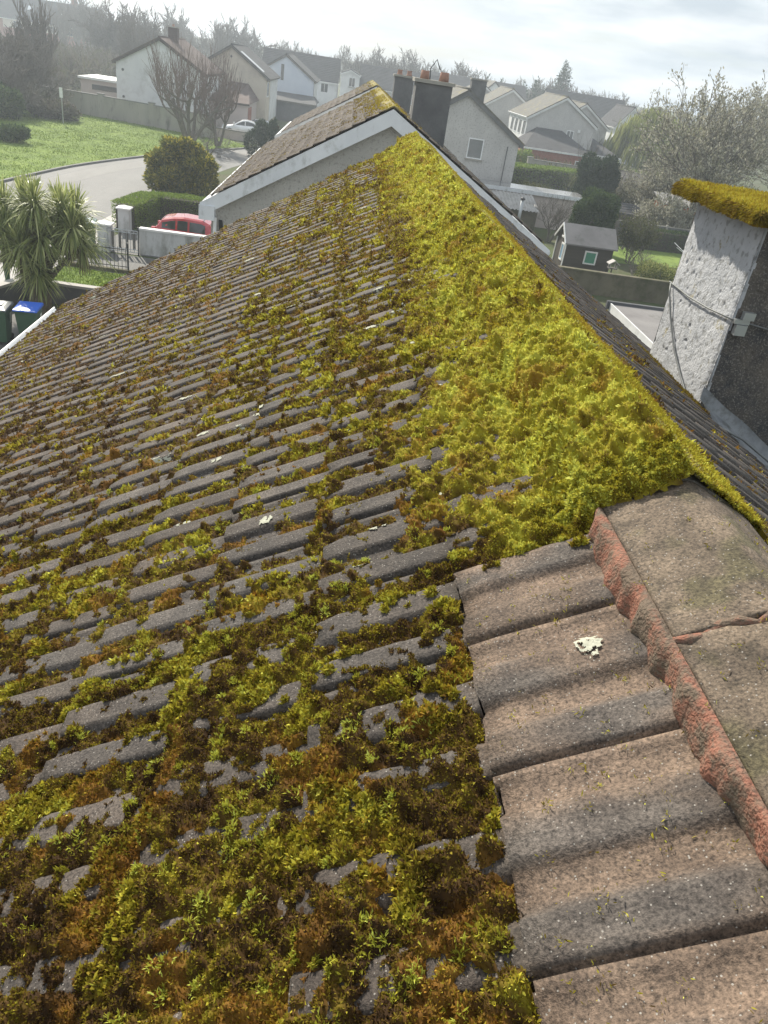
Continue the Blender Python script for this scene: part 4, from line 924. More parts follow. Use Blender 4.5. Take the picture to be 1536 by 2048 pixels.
chimney(hh, -6, 5, 10, 12.3, 1.2, .9, 'brick', 2); chimney(hh, 6, 5, 10, 12.3, 1.2, .9, 'brick', 2)
fo = thing('outbuilding', 'low flat-roofed outbuilding with a pale roof edge behind the long wall', 'outbuilding', (-25.2,88.5,0))
mb = MB(); mb.box(-1.9, 2.0, 0, 6, 0, 2.75); mb.build('wall', MT['pink_r'], fo)
mb = MB(); mb.box(-2.1, 2.15, -.25, 6.2, 2.755, 2.95); mb.build('flat_roof', MT['white'], fo)
mb = MB(); mb.box(-.8, 1.7, -.05, -.003, 1.9, 2.35); mb.build('window', MT['glass'], fo)

# ------------------------------------------------------------------ walls, gates, fences
def wall_run(name, label, cat, path, h, th, mat, cope=None, group=None, piers=None, pier_mat=None):
    t = thing(name, label, cat, (path[0][0], path[0][1], 0), 0, group); ox, oy = path[0]
    P = [Vector((x-ox, y-oy, 0)) for x, y in path]
    for part, z0, z1, tt, m in (('wall_body', 0, h, th, mat), ('coping', h+.002, h+.08, th+.10, cope)):
        if not m: continue
        mb = MB(); cs = []
        for i, p in enumerate(P):
            d = (P[min(i+1,len(P)-1)]-P[max(i-1,0)]).normalized(); nn = Vector((-d.y,d.x,0))*tt/2; cs.append((p+nn, p-nn))
        V = []
        for a, b_ in cs: V += [(a.x,a.y,z0),(b_.x,b_.y,z0),(b_.x,b_.y,z1),(a.x,a.y,z1)]
        F = []
        for i in range(len(cs)-1):
            for k in range(4): F.append((4*i+k, 4*i+(k+1)%4, 4*i+4+(k+1)%4, 4*i+4+k))
        F += [(3,2,1,0), tuple(4*(len(cs)-1)+k for k in range(4))]
        mb.V, mb.F, mb.I = V, F, [0]*len(F); mb.build(part, MT[m], t)
    for (x, y) in piers or []:
        mb = MB(); q = th/2+.09; mb.box(x-ox-q-.05, x-ox+q+.05, y-oy-q, y-oy+q, 0, h+.18); pr = mb.build('pier', MT[pier_mat or mat], t)
        mb = MB(); mb.box(x-ox-q-.10, x-ox+q+.10, y-oy-q-.05, y-oy+q+.05, h+.183, h+.25); mb.build('pier_cap', MT[cope or mat], pr)
    return t
wall_run('boundary_wall', 'long stained concrete wall with piers along the back of the green', 'wall', [(-42,85.5),(-30,83.6),(-23.6,82.4),(-18.4,80.6),(-14,78.6),(-12.2,78.0)], 1.85, .25, 'cwall', 'kerb', None, [(-23.4,82.3),(-18.3,80.5),(-13.6,78.5)])
wall_run('garden_wall', 'low brown wall in front of the white and dark cars', 'wall', [(-12.4,80.6),(-9.0,79.9),(-6.0,79.0)], .75, .22, 'pink_r', 'kerb')
wall_run('garden_wall', 'grey rendered wall with white coping, between the driveway gate and the red car', 'wall', [(-7.95,32.5),(-5.0,32.5),(-1.0,32.7)], .98, .20, 'gwall', 'white')
def pillar(x, y, h, w, label, base='gwall'):
    t = thing('gate_pillar', label, 'gate pillar', (x, y, 0), 0, 'rendered gate pillars by the driveways')
    mb = MB(); mb.box(-w/2, w/2, -w/2, w/2, 0, h); mb.build('shaft', MT[base], t)
    k = w/2+.07; n = 0; mb = MB(); mb.V = [(-k,-k,h+.002),(k,-k,h+.002),(k,k,h+.002),(-k,k,h+.002),(-k,-k,h+.06),(k,-k,h+.06),(k,k,h+.06),(-k,k,h+.06),(0,0,h+.16)]
    mb.F = [(3,2,1,0),(0,1,5,4),(1,2,6,5),(2,3,7,6),(3,0,4,7),(4,5,8),(5,6,8),(6,7,8),(7,4,8)]; mb.I = [0]*9; mb.build('cap', MT['white'], t)
pillar(-9.50, 36.2, .98, .48, 'white gate pillar with a pyramid cap standing at the end of the clipped hedge')
pillar(-9.30, 32.4, 1.02, .48, 'white gate pillar with a pyramid cap at the left end of the open iron gate')
gt = thing('iron_gate', 'open iron driveway gate with upright bars folded against the grey rendered wall', 'gate', (-8.0, 32.15, 0))
mb = MB()
for z in (.12,.22,.86,.96): mb.tube([(-1.15,0,z),(.05,0,z)], .016, 5)
for k in range(9): mb.tube([(-1.15+.15*k,0,.12),(-1.15+.15*k,0,.96)], .022 if k in (0,8) else .012, 5)
mb.build('gate_frame', MT['galv'], gt); mb = MB(); mb.tube([(.06,.02,0),(.06,.02,1.12)], .035, 6); mb.build('gate_post', MT['iron'], gt)
for k in range(4):
    mb = MB(); mb.box(-1.0+.28*k, -.89+.28*k, .012, .018, .2, .9); mb.build('slat', MT['wood_gr'], gt)
wall_run('railing_wall', 'low block wall under the black railing of the front lawn', 'wall', [(-10.2,29.45),(-7.3,29.3)], .14, .2, 'mossy_wall')
rl = thing('iron_railing', 'black iron railing along the edge of the small front lawn', 'railing', (-8.7, 29.35, 0))
mb = MB()
for z in (.24,.86): mb.tube([(-1.4,0,z),(1.05,0,z)], .016, 5)
for k in range(18): mb.tube([(-1.4+.14*k,0,.14),(-1.4+.14*k,0,.95)], .011, 4)
mb.build('bars', MT['iron'], rl)
mb = MB(); mb.tube([(1.06,0,0),(1.06,0,1.12)], .035, 6); mb.build('post', MT['iron'], rl)
wall_run('retaining_wall', 'dark grey wall with pale coping around the corner behind the palm', 'wall', [(-11.0,20.4),(-9.75,24.9),(-8.3,24.75),(-6.7,24.7)], .62, .18, 'dkwall', 'pave')
wall_run('garden_wall', 'mossy brown block wall between the dark shed and the flat garage roof', 'wall', [(9.4,36.2),(13.5,36.0),(19.5,35.9)], .98, .22, 'mossy_wall', 'mossy_wall')
ga = thing('flat_roofed_garage', 'low flat-roofed garage with a white edge, left of the white rendered chimney', 'garage', (10.0, 19.4, 0))
mb = MB(); mb.box(-1.5, 3.5, -8, 3.55, 0, 2.42); mb.build('wall', MT['dash'], ga)
mb = MB(); mb.box(-1.48, 3.6, -8.1, 3.65, 2.425, 2.66); fr = mb.build('flat_roof', MT['felt'], ga)
mb = MB(); mb.box(-1.52, -1.484, -8.1, 3.6, 2.36, 2.70); mb.build('fascia', MT['white'], fr)
mb = MB(); mb.box(-1.6, 3.7, 3.655, 3.78, 2.5, 2.74); mb.build('kerb_edge', MT['dkwall'], fr)
fen = thing('concrete_fence', 'concrete post and panel fence at the end of the back gardens', 'fence', (17.4, 51.9, 0))
for k in range(8):
    if k < 7:
        mb = MB(); mb.box(.06+2.0*k, 1.94+2.0*k, -.03, .03, .05, 1.36); pn = mb.build('panel', MT['soot'], fen)
        mb = MB(); mb.box(.06+2.0*k, 1.94+2.0*k, -.045, .045, 1.362, 1.42); mb.build('rail', MT['cwall'], pn)
    mb = MB(); mb.box(-.06+2.0*k, .06+2.0*k, -.07, .07, 0, 1.50); mb.build('post', MT['cwall'], fen)
wall_run('garden_wall', 'grey block garden wall beneath the red brick garage', 'wall', [(18.6,84.6),(24.5,84.3)], 1.75, .22, 'cwall', 'kerb', None, [(18.7,84.6)])
wall_run('garden_wall', 'long brown brick wall before the willow', 'wall', [(26,80),(33,76),(40,70)], 2.3, .22, 'pink_r', 'kerb')
dsh = thing('garden_shed', 'long dark roofed shed behind the concrete fence', 'shed', (21.6, 57, 0))
mb = MB(); mb.box(-3.2, 3.2, 0, 2.4, 0, 1.25); mb.build('wall', MT['wood_dk'], dsh)
mb = MB(); mb.prism([(-.2,1.18),(1.2,1.72),(2.6,1.18),(2.6,1.25),(1.2,1.80),(-.2,1.25)], -3.4, 3.4, 'x'); mb.build('roof', MT['slate'], dsh)
osh = thing('garden_shed', 'orange boarded shed with a grey corrugated roof beneath the budding tree', 'shed', (24.9, 58.5, 0))
mb = MB(); mb.box(-1.5, 1.5, 0, 2, 0, 2.05); mb.build('wall', MT['orange'], osh)
mb = MB(); mb.prism([(-.25,2.06),(2.2,2.55),(2.2,2.62),(-.25,2.13)], -1.7, 1.7, 'x'); mb.build('roof', MT['corr'], osh)

# dark garden shed with white trim
sh = thing('playhouse_shed', 'dark wooden garden shed with white trim and a green-glazed window', 'shed', (12.95, 41.2, 0))
mb = MB(); mb.prism([(-1.0,0),(.95,0),(.95,1.55),(0,2.2),(-1.0,1.55)], -1.25, 1.25, 'x'); mb.build('wall', MT['wood_dk'], sh)
mb = MB(); mb.prism([(-1.18,1.40),(0,2.22),(1.15,1.40),(1.15,1.47),(0,2.29),(-1.18,1.47)], -1.36, 1.40, 'x'); mb.build('roof', MT['felt'], sh)
for s in (-1, 1):
    mb = MB(); a = [(0,2.30),(s*1.18,1.48),(s*1.18,1.36),(0,2.18)]; mb.prism(a if s < 0 else a[::-1], -1.41, -1.365, 'x'); mb.build('bargeboard', MT['white'], sh)
    mb = MB(); mb.box(-1.30, -1.253, s*.98-.04, s*.98+.04, 0, 1.42); mb.build('corner_trim', MT['white'], sh)
window(sh, ('y', -1.0, -1), .12, .55, .66, .66, None, 'white', 'green_gl', 0, False)
window(sh, ('x', -1.25, -1), -.45, .5, .55, .85, None, 'white', 'blue_gl', 0, False)
mb = MB(); mb.box(-1.32, -1.253, -.35, .05, 1.58, 1.66); mb.build('shelf_trim', MT['white'], sh)
bt = thing('bird_table', 'small wooden bird table with a pitched roof beside the dark shed', 'bird table', (13.9, 38.9, 0))
mb = MB(); mb.tube([(0,0,0),(0,0,.75)], .035, 6); mb.build('post', MT['wood_dk'], bt)
mb = MB(); mb.box(-.22, .22, -.18, .18, .752, .79); mb.build('tray', MT['wood_gr'], bt)
for x in (-.17,.17):
    for y in (-.13,.13): mb = MB(); mb.box(x-.02, x+.02, y-.02, y+.02, .793, .97); mb.build('corner_post', MT['pave'], bt)
mb = MB(); mb.prism([(-.28,.972),(0,1.14),(.28,.965),(.28,1.0),(0,1.18),(-.28,1.0)], -.24, .24); mb.build('roof', MT['pave'], bt)
dr = thing('clothes_dryer', 'rotary clothes dryer with bare white arms on the back lawn', 'clothes dryer', (20.6, 45.6, 0))
mb = MB(); mb.tube([(0,0,0),(0,0,1.2)], .025, 6); mb.build('pole', MT['galv'], dr)
for k in range(4):
    a = k*math.pi/2+.5; mb = MB(); mb.tube([(0,0,.75),(1.25*math.cos(a),1.25*math.sin(a),1.25)], .02, 5); mb.build('arm', MT['upvc'], dr)
sg = thing('sign_post', 'small pale sign on a thin post at the edge of the bushes on the green', 'sign', (-24.0, 73.0, 0))
mb = MB(); mb.tube([(0,0,0),(0,0,2.75)], .045, 6); mb.build('post', MT['galv'], sg)
mb = MB(); mb.box(-.13, .13, -.075, -.05, 2.0, 2.75); mb.build('sign_plate', MT['upvc'], sg)
# ------------------------------------------------------------------ plants
LF = {}
LF['palm'] = leafy('palm_blades', [(.15,.19,.06),(.25,.30,.09),(.36,.39,.14),(.50,.52,.24)], .45, .45, spec=.4)
LF['palm_dry'] = leafy('dry_palm_blades', [(.16,.13,.07),(.21,.18,.09),(.13,.13,.05)], .3)
LF['hedge'] = leafy('hedge_leaves', [(.10,.15,.03),(.15,.22,.04),(.22,.29,.06)], .45)
LF['gold'] = leafy('golden_conifer_sprays', [(.06,.085,.018),(.12,.14,.025),(.26,.24,.035),(.50,.42,.07)], .4)
LF['dark'] = leafy('dark_conifer_sprays', [(.022,.042,.022),(.038,.066,.03),(.06,.09,.036)], .15)
LF['conif'] = leafy('green_conifer_sprays', [(.03,.06,.022),(.06,.10,.032),(.10,.14,.04)], .2)
LF['shrub'] = leafy('shrub_leaves', [(.05,.06,.022),(.09,.10,.035),(.15,.15,.06)], .3)
LF['varieg'] = leafy('variegated_leaves', [(.09,.13,.03),(.22,.25,.07),(.38,.37,.16)], .3)
LF['willow'] = leafy('willow_leaves', [(.12,.15,.035),(.26,.29,.07),(.38,.38,.12)], .4)
LF['bud'] = leafy('pale_buds', [(.22,.215,.15),(.36,.35,.27),(.48,.46,.38),(.14,.145,.07)], .35)
LF['brush'] = leafy('brushwood', [(.08,.07,.055),(.13,.115,.09),(.085,.095,.045)], .3)

def cloud_pts(blobs, n, rng, shell=.55):
    """points inside lobed blobs (cx,cy,cz,rx,ry,rz), crowded towards the outside, and outward directions"""
    w = np.array([b[3]*b[4]+b[4]*b[5]+b[3]*b[5] for b in blobs]); q = rng.choice(len(blobs), n, p=w/w.sum()); Bm = np.array(blobs)[q]
    d = rng.normal(size=(n,3)); d /= np.linalg.norm(d,axis=1)[:,None]
    lump = .82+.36*fbm(d[:,0]*3+q*7.1+d[:,2]*1.7, d[:,1]*3+d[:,2]*2.3, 5)
    rr = (shell+(1-shell)*rng.uniform(0,1,n)**.6)*lump
    return Bm[:,:3]+d*Bm[:,3:]*rr[:,None], d
def foliage(name, parent, blobs, n, size, mat, seed, up=.2, aspect=.45, shell=.55, droop=0.0, zmin=.02):
    rng = np.random.RandomState(seed); P, d = cloud_pts(blobs, n, rng, shell); k = P[:,2] > zmin; P, d = P[k], d[k]; m = len(P)
    D = d*.7+rng.normal(size=(m,3))*.6+np.array([0,0,up]); D /= np.linalg.norm(D,axis=1)[:,None]
    Ln = size*rng.uniform(.6,1.4,m); V, F = strips(P, D, Ln, Ln*aspect*rng.uniform(.7,1.3,m), rng.uniform(-.4,.4,m)-droop, rng)
    return np_mesh(name, V, F, mat, parent)
def branches(seed, H, r0, splits, lens, angs, nseg=3, lift_=.15, wob=.12, stems=1, spread=0.0, first=.35, rmin=.008, up=0.0):
    """recursive tapering limbs; returns (thick limbs MB, twigs MB, tip points)"""
    rg = random.Random(seed); thick, thin, tips = MB(), MB(), []
    def grow(p, d, ln, r, lev):
        pts, rad = [p], [r]; q = p.copy(); dd = d.copy()
        for k in range(nseg):
            dd = (dd+Vector((rg.gauss(0,wob), rg.gauss(0,wob), rg.gauss(0,wob)+lift_))).normalized(); q = q+dd*(ln/nseg); pts.append(q.copy()); rad.append(max(rmin*.6, r*(1-.62*(k+1)/nseg)))
        (thick if lev < 2 else thin).tube(pts, rad, 6 if lev == 0 else (4 if lev == 1 else 3), cap=False)
        if lev >= len(splits): tips.append((pts[-1], dd)); return
        for c in range(splits[lev]):
            f = first+(1-first)*(c+rg.random())/splits[lev]; x = f*nseg; i = min(int(x), nseg-1); pp = pts[i].lerp(pts[i+1], x-i)
            ax = dd.cross(Vector((rg.gauss(0,1),rg.gauss(0,1),rg.gauss(0,1)))).normalized(); a = math.radians(angs[lev]*rg.uniform(.6,1.3))
            nd = (dd*math.cos(a)+ax*math.sin(a)+Vector((0,0,up))).normalized()
            grow(pp, nd, ln*lens[lev]*rg.uniform(.7,1.2), max(rmin, rad[min(i+1,nseg)]*.72), lev+1)
        if lev < len(splits)-1: pass
    for s in range(stems):
        a = 2*math.pi*s/max(stems,1)+rg.uniform(-.4,.4); sp = spread*rg.uniform(.6,1.2)
        grow(Vector((.12*math.cos(a)*(stems>1), .12*math.sin(a)*(stems>1), -.05)), Vector((math.sin(sp)*math.cos(a), math.sin(sp)*math.sin(a), math.cos(sp))), H, r0, 0)
    return thick, thin, tips
def bare_tree(name, label, loc, seed, H, r0, splits=(6,5,5), lens=(.62,.55,.5), angs=(42,42,40), group=None, bark='bark', buds=None, **kw):
    t = thing(name, label, 'tree', loc, 0, group); a, b_, tips = branches(seed, H, r0, splits, lens, angs, **kw)
    a.build('trunk', MT[bark], t); b_.build('crown', MT[bark], t)
    if buds:
        n, size, mat = buds; rng = np.random.RandomState(seed); q = rng.randint(0, len(tips), n)
        P = np.array([tuple(x[0]) for x in tips])[q]; d = np.array([tuple(x[1]) for x in tips])[q]; P = P-d*rng.uniform(0,.7,n)[:,None]+rng.normal(size=(n,3))*.10
        D = d*.6+rng.normal(size=(n,3))*.5+np.array([0,0,.5]); D /= np.linalg.norm(D,axis=1)[:,None]; Ln = size*rng.uniform(.6,1.3,n)
        V, F = strips(P, D, Ln, Ln*.5, rng.uniform(-.3,.3,n), rng); np_mesh('buds', V, F, mat, t)
    return t

# palm-like cabbage tree
pl = thing('cabbage_palm', 'many-headed cabbage palm with long drooping sword leaves by the dark grey wall', 'palm tree', (-8.85, 23.6, 0))
heads = [(-9.10,3.15,.2),(-8.62,3.30,-.35),(-7.98,3.15,.1),(-7.75,3.0,.5),(-8.45,2.45,-.5),(-7.50,2.30,.1),(-9.60,2.25,-.2),(-8.95,2.7,.5),(-8.60,1.50,-.6),(-9.75,2.9,.4),(-8.15,2.55,.6),(-9.3,1.9,.4),(-7.62,2.75,-.3),(-8.3,3.0,.7),(-9.0,2.1,-.6)]
rng = np.random.RandomState(7); Pp, Dp, Lp = [], [], []; Pq, Dq = [], []
for k, (hx, hz, hy) in enumerate(heads):
    base = Vector((random.Random(k).uniform(-.22,.22), random.Random(k+40).uniform(-.2,.2), -.05)); top = Vector((hx+8.85, hy, hz))
    mid = base.lerp(top, .5)+Vector((0,0,.10))-Vector((top.x-base.x,top.y-base.y,0))*.18
    mb = MB(); mb.tube([base, base.lerp(mid,.5)+Vector((0,0,.05)), mid, mid.lerp(top,.5), top], [.11,.085,.075,.065,.07], 7, cap=False); mb.build('trunk', MT['palm_bark'], pl, True)
    n = 290; th = rng.uniform(0, 2*math.pi, n); el = np.radians(rng.uniform(-38, 88, n)); D = np.stack([np.cos(el)*np.cos(th), np.cos(el)*np.sin(th), np.sin(el)], 1)
    Pp.append(np.array(top)+D*.05+np.array([[0,0,.02]])-np.array([0,0,.30])*rng.uniform(0,1,(n,1))**2); Dp.append(D); Lp.append(rng.uniform(.62,.98,n)*(.85+.25*(el > 0)))
    n2 = 60; th = rng.uniform(0, 2*math.pi, n2); D = np.stack([.35*np.cos(th), .35*np.sin(th), -np.ones(n2)], 1); D /= np.linalg.norm(D,axis=1)[:,None]
    Pq.append(np.array(top)+D*.05-np.array([0,0,.35])*rng.uniform(0,1,(n2,1))); Dq.append(D)
def arched(P, D, Ln, W, drop, rng, k=6):
    """long blades that arch over under their own weight"""
    n = len(P); S = np.cross(D, np.array([0,0,1.])+rng.normal(size=(n,3))*.15); S /= np.linalg.norm(S,axis=1)[:,None]+1e-9
    pts = []; w = []
    for j in range(k+1):
        t = j/k; pts.append(P+D*(Ln*t)[:,None]-np.array([0,0,1.])*(drop*Ln*t*t)[:,None]); w.append(W*(.55+.9*t*(1-t)*2)*(1 if j < k else .08))
    V = np.stack([np.stack([p-S*(ww*.5)[:,None], p+S*(ww*.5)[:,None]], 1) for p, ww in zip(pts, w)], 1).reshape(-1,3); i = (np.arange(n)*2*(k+1))[:,None]
    return V, np.concatenate([i+np.array([[2*j,2*j+1,2*j+3,2*j+2]]) for j in range(k)])
P, D, Ln = np.concatenate(Pp), np.concatenate(Dp), np.concatenate(Lp); out_ = np.sqrt(D[:,0]**2+D[:,1]**2)
V, F = arched(P, D, Ln, rng.uniform(.024,.042,len(P)), .08+.48*out_*rng.uniform(.4,1.4,len(P)), rng); np_mesh('crown', V, F, LF['palm'], pl)
P, D = np.concatenate(Pq), np.concatenate(Dq); V, F = arched(P, D, rng.uniform(.35,.7,len(P)), rng.uniform(.02,.035,len(P)), .2+0*P[:,0], rng); np_mesh('dry_leaves', V, F, LF['palm_dry'], pl)

# golden conifer, clipped hedge, dark conifer
gc = thing('golden_conifer', 'broad bushy golden-green conifer at the bend of the road', 'shrub', (-9.1, 47.0, 0))
rg = random.Random(3); bl_ = [(0,0,1.15,1.5,1.2,1.1),(-.8,-.3,1.6,1.05,.9,.75),(.85,.1,1.55,1.1,.9,.8),(-.2,.3,2.05,.95,.9,.75),(1.2,-.3,.8,.9,.8,.75),(-1.25,-.1,.75,.75,.8,.65),(.1,-.7,.8,1.2,.6,.7),(.55,-.2,2.15,.6,.6,.6)]
for k in range(34): a = rg.uniform(0,6.28); e = rg.uniform(-.4,1.4); f = rg.uniform(.85,1.12); q = rg.uniform(.18,.42); bl_.append((1.75*f*math.cos(a)*math.cos(e), 1.4*f*math.sin(a)*math.cos(e), 1.35+1.35*f*math.sin(e), q*1.3, q*1.3, q*.8))
foliage('crown', gc, bl_, 30000, .20, LF['gold'], 21, up=.35, aspect=.3)
mb = MB(); mb.tube([(0,0,-.05),(0,0,1.2),(.1,0,2.2)], [.16,.11,.04], 7); mb.build('trunk', MT['bark'], gc)
def box_hedge(name, label, path, w, h, n, mat, seed, size=.06, lump=.05, group=None):
    t = thing(name, label, 'hedge', (path[0][0], path[0][1], 0), 0, group); rng = np.random.RandomState(seed); P = np.array(path)-np.array(path[0]); seg = np.linalg.norm(np.diff(P,axis=0),axis=1)
    q = rng.choice(len(seg), n, p=seg/seg.sum()); f = rng.uniform(-.02,1.02,n); a, b_ = P[q], P[q+1]; c = a+(b_-a)*f[:,None]; d = (b_-a)/seg[q][:,None]; nn = np.stack([-d[:,1], d[:,0]], 1)
    face = rng.uniform(0,1,n); u = rng.uniform(-1,1,n); topf = face < .42
    off = np.where(topf, u, np.where(face < .72, 1, -1)); z = np.where(topf, 1, rng.uniform(.02,1,n)); dep = rng.uniform(0,1,n)**2*.12
    lm = lump*(fbm(c[:,0]*3+z*2, c[:,1]*3+off, seed)-.3)*2
    xy = c+nn*(off*(w/2-np.where(topf,0,dep-lm)))[:,None]; zz = z*h-np.where(topf, dep-lm, 0)
    Pp_ = np.stack([xy[:,0], xy[:,1], zz], 1); D = np.where(topf[:,None], np.array([[0,0,1.]]), np.stack([nn[:,0]*off, nn[:,1]*off, .4+0*z], 1))+rng.normal(size=(n,3))*.6; D /= np.linalg.norm(D,axis=1)[:,None]
    Ln = size*rng.uniform(.6,1.4,n); V, F = strips(Pp_, D, Ln, Ln*.55, rng.uniform(-.4,.4,n), rng); np_mesh('foliage', V, F, mat, t)
    mb = MB()
    for i in range(len(P)-1):
        a, b_ = P[i], P[i+1]; d = (b_-a)/np.linalg.norm(b_-a); nn = np.array([-d[1],d[0]])*(w/2-.14); pts = [a+nn, a-nn, b_-nn, b_+nn]
        mb.prism([(p[0],p[1]) for p in pts], 0, h-.14, 'z')
    mb.build('twigs', MT['wood_dk'], t); return t
box_hedge('clipped_hedge', 'clipped bright green hedge turning the corner beside the white gate pillar', [(-9.65,36.7),(-9.2,40.2),(-5.2,40.6),(-2,40.8)], 1.05, 1.12, 26000, LF['hedge'], 31)
box_hedge('garden_hedge', 'wide clipped garden hedge below the brick garage', [(14.5,75.5),(18.5,77),(24,78.8)], 2.6, 1.75, 15000, LF['hedge'], 32, .14, .1)
box_hedge('garden_hedge', 'dark low hedge behind the small back lawn', [(18.6,50.9),(21.5,51.1),(25,51.6)], .9, 1.25, 7000, LF['conif'], 33, .08, .06)
def conifer(name, label, loc, blobs, n, size, mat, seed, group=None, cat='conifer'):
    t = thing(name, label, cat, loc, 0, group); foliage('crown', t, blobs, n, size, mat, seed, up=.7, aspect=.28)
    h = max(b[2]+b[5] for b in blobs); mb = MB(); mb.tube([(0,0,-.05),(0,0,h*.4),(0,0,h*.8)], [.14,.1,.03], 6); mb.build('trunk', MT['bark'], t); return t
conifer('dark_conifer', 'dark green conifer clump at the roadside in front of the parked cars', (-6.9,70,0), [(-.6,0,1.0,.95,.9,1.1),(.5,0,1.3,.9,.9,1.3),(1.2,.2,1.1,.7,.7,1.1),(-.2,.1,1.9,.6,.6,.9),(.8,.1,2.1,.4,.4,.9)], 11000, .17, LF['dark'], 41)
def colm(h, r, seed):
    rg = random.Random(seed); b_ = [(0,0,h*.42,r,r,h*.45)]
    for k in range(22): a = rg.uniform(0,6.28); z = rg.uniform(.25,.86)*h; rr = r*.72; b_.append((rr*math.cos(a), rr*math.sin(a), z, r*.38, r*.38, h*.15))
    return b_
conifer('garden_conifer', 'rounded green conifer standing behind the dark garden shed', (15.0,47.5,0), colm(3.45,1.25,5), 26000, .15, LF['conif'], 42)
conifer('garden_conifer', 'tall dark flat-topped conifer behind the rounded green one', (19.1,62,0), colm(4.6,1.5,6)+[(-.5,0,3.4,.9,.9,.75),(.6,0,3.5,.85,.9,.7)], 24000, .19, LF['dark'], 43)
def shrub(label, loc, r, h, n, size, mat, seed, name='garden_shrub', group=None):
    t = thing(name, label, 'shrub', loc, 0, group); rg = random.Random(seed)
    b_ = [(0,0,h*.5,r*.85,r*.8,h*.48)]+[(r*.6*math.cos(a), r*.6*math.sin(a), h*rg.uniform(.35,.7), r*.45, r*.45, h*.33) for a in [rg.uniform(0,6.28) for _ in range(9)]]
    foliage('foliage', t, b_, n, size, mat, seed)
    a, tw, _ = branches(seed, h*.5, .03, (4,3), (.8,.7), (40,40), stems=4, spread=.6, rmin=.006); a.V += []; 
    a.F += [tuple(i+len(a.V) for i in f) for f in tw.F]; a.I += tw.I; a.V += tw.V; a.build('stems', MT['bark'], t); return t
shrub('yellow variegated shrub against the mossy wall beside the chimney', (16.3,38.6,0), 1.15, 1.35, 9000, .09, LF['varieg'], 51)
shrub('small yellow shrub close beside the white rendered chimney, right of the larger variegated one', (17.9,38.9,0), .7, 1.0, 3500, .09, LF['varieg'], 52)
shrub('olive green shrub beyond the wet flat roof', (14.6,61.5,0), 1.9, 1.9, 9000, .13, LF['shrub'], 53)
shrub('round green bush at the corner of the red brick garage', (18.1,87.3,0), 1.4, 2.4, 5000, .18, LF['hedge'], 54)
shrub('bright green shrubbery before the willow', (33.5,92,0), 3.2, 1.7, 7000, .22, LF['hedge'], 55)
shrub('dark ivy-clad shrub between the two conifers and the fence', (21.5,63,0), 2.0, 2.1, 6000, .16, LF['shrub'], 56)
bare_tree('feathery_bush', 'feathery olive bush with fine upright twigs on the back lawn', (17.0,45.2,0), 61, 1.3, .04, (6,6,5), (.75,.6,.5), (30,30,30), stems=5, spread=.35, lift_=.1, rmin=.007, buds=(7000,.10,LF['shrub']))
bare_tree('small_bare_tree', 'small bare grey fruit tree in front of the wet flat roof', (12.9,48.6,0), 62, 1.3, .08, (6,6,5), (.85,.65,.55), (45,40,40), stems=3, spread=.4, lift_=.12, rmin=.009)
bare_tree('small_bare_tree', 'small leafless tree with spreading twigs beside the concrete fence', (17.8,49.5,0), 63, 1.2, .07, (5,5,4), (.85,.65,.55), (50,45,40), stems=3, spread=.5, lift_=.1, rmin=.009)
bare_tree('small_bare_tree', 'thin bare sapling rising in front of the brick garage roof', (20.6,70.5,0), 64, 2.8, .07, (7,5), (.7,.5), (22,25), stems=4, spread=.22, lift_=.2, rmin=.014)
bare_tree('small_bare_tree', 'low bare twiggy tree next to the bird table', (15.5,39.6,0), 65, .9, .05, (5,5,4), (.85,.65,.55), (45,40,40), stems=3, spread=.4, lift_=.15, rmin=.007)

# pollarded bare tree before the pale house: knuckled limbs, long upright shoots
def pollard(label, loc, seed, H, stems, nshoot, r0=.20, spr=.42):
    t = thing('pollarded_tree', label, 'tree', loc); rg = random.Random(seed); tr, cw = MB(), MB()
    for s in range(stems):
        a = 2*math.pi*s/stems+rg.uniform(-.4,.4); lean = rg.uniform(.12, spr); d = Vector((math.cos(a)*lean, math.sin(a)*lean, 1)).normalized(); q = Vector((.15*math.cos(a), .15*math.sin(a), -.05)); pts = [q]
        for k in range(4): d = (d+Vector((rg.gauss(0,.10),rg.gauss(0,.10),.03))).normalized(); q = q+d*H*.13; pts.append(q)
        tr.tube(pts, [r0,r0*.8,r0*.7,r0*.62,r0*.6], 7, cap=False)
        for m in range(5):
            b0 = pts[rg.choice([2,3,4,4])]; a2 = a+rg.uniform(-1.9,1.9); dd = Vector((math.cos(a2), math.sin(a2), rg.uniform(.15,.9))).normalized(); p = b0.copy(); lp = [p.copy()]
            for k in range(4): dd = (dd+Vector((rg.gauss(0,.14),rg.gauss(0,.14),rg.uniform(-.05,.28)))).normalized(); p = p+dd*H*rg.uniform(.05,.085); lp.append(p.copy())
            tr.tube(lp, [r0*.5,r0*.42,r0*.36,r0*.32,r0*.34], 5, cap=False)
            for k in range(nshoot):
                b1 = lp[rg.choice([1,2,3,4,4,4])]; dv = Vector((dd.x*.35+rg.gauss(0,.20), dd.y*.35+rg.gauss(0,.20), 1)).normalized(); ln = H*rg.uniform(.22,.50); sp = [b1]
                for j in range(3): dv = (dv+Vector((rg.gauss(0,.05),rg.gauss(0,.05),.10))).normalized(); sp.append(sp[-1]+dv*ln/3)
                cw.tube(sp, [.024,.020,.016,.010], 3, cap=False)
                for j in range(2): f = sp[1+j]; dv2 = (dv+Vector((rg.gauss(0,.35),rg.gauss(0,.35),.1))).normalized(); cw.tube([f, f+dv2*ln*.35], [.016,.008], 3, cap=False)
    tr.build('trunk', MT['bark'], t); cw.build('crown', MT['bark_red'], t); return t
pollard('large pollarded bare tree with long upright shoots in front of the pale grey-white house', (-13.2,71.5,0), 71, 6.9, 5, 13)
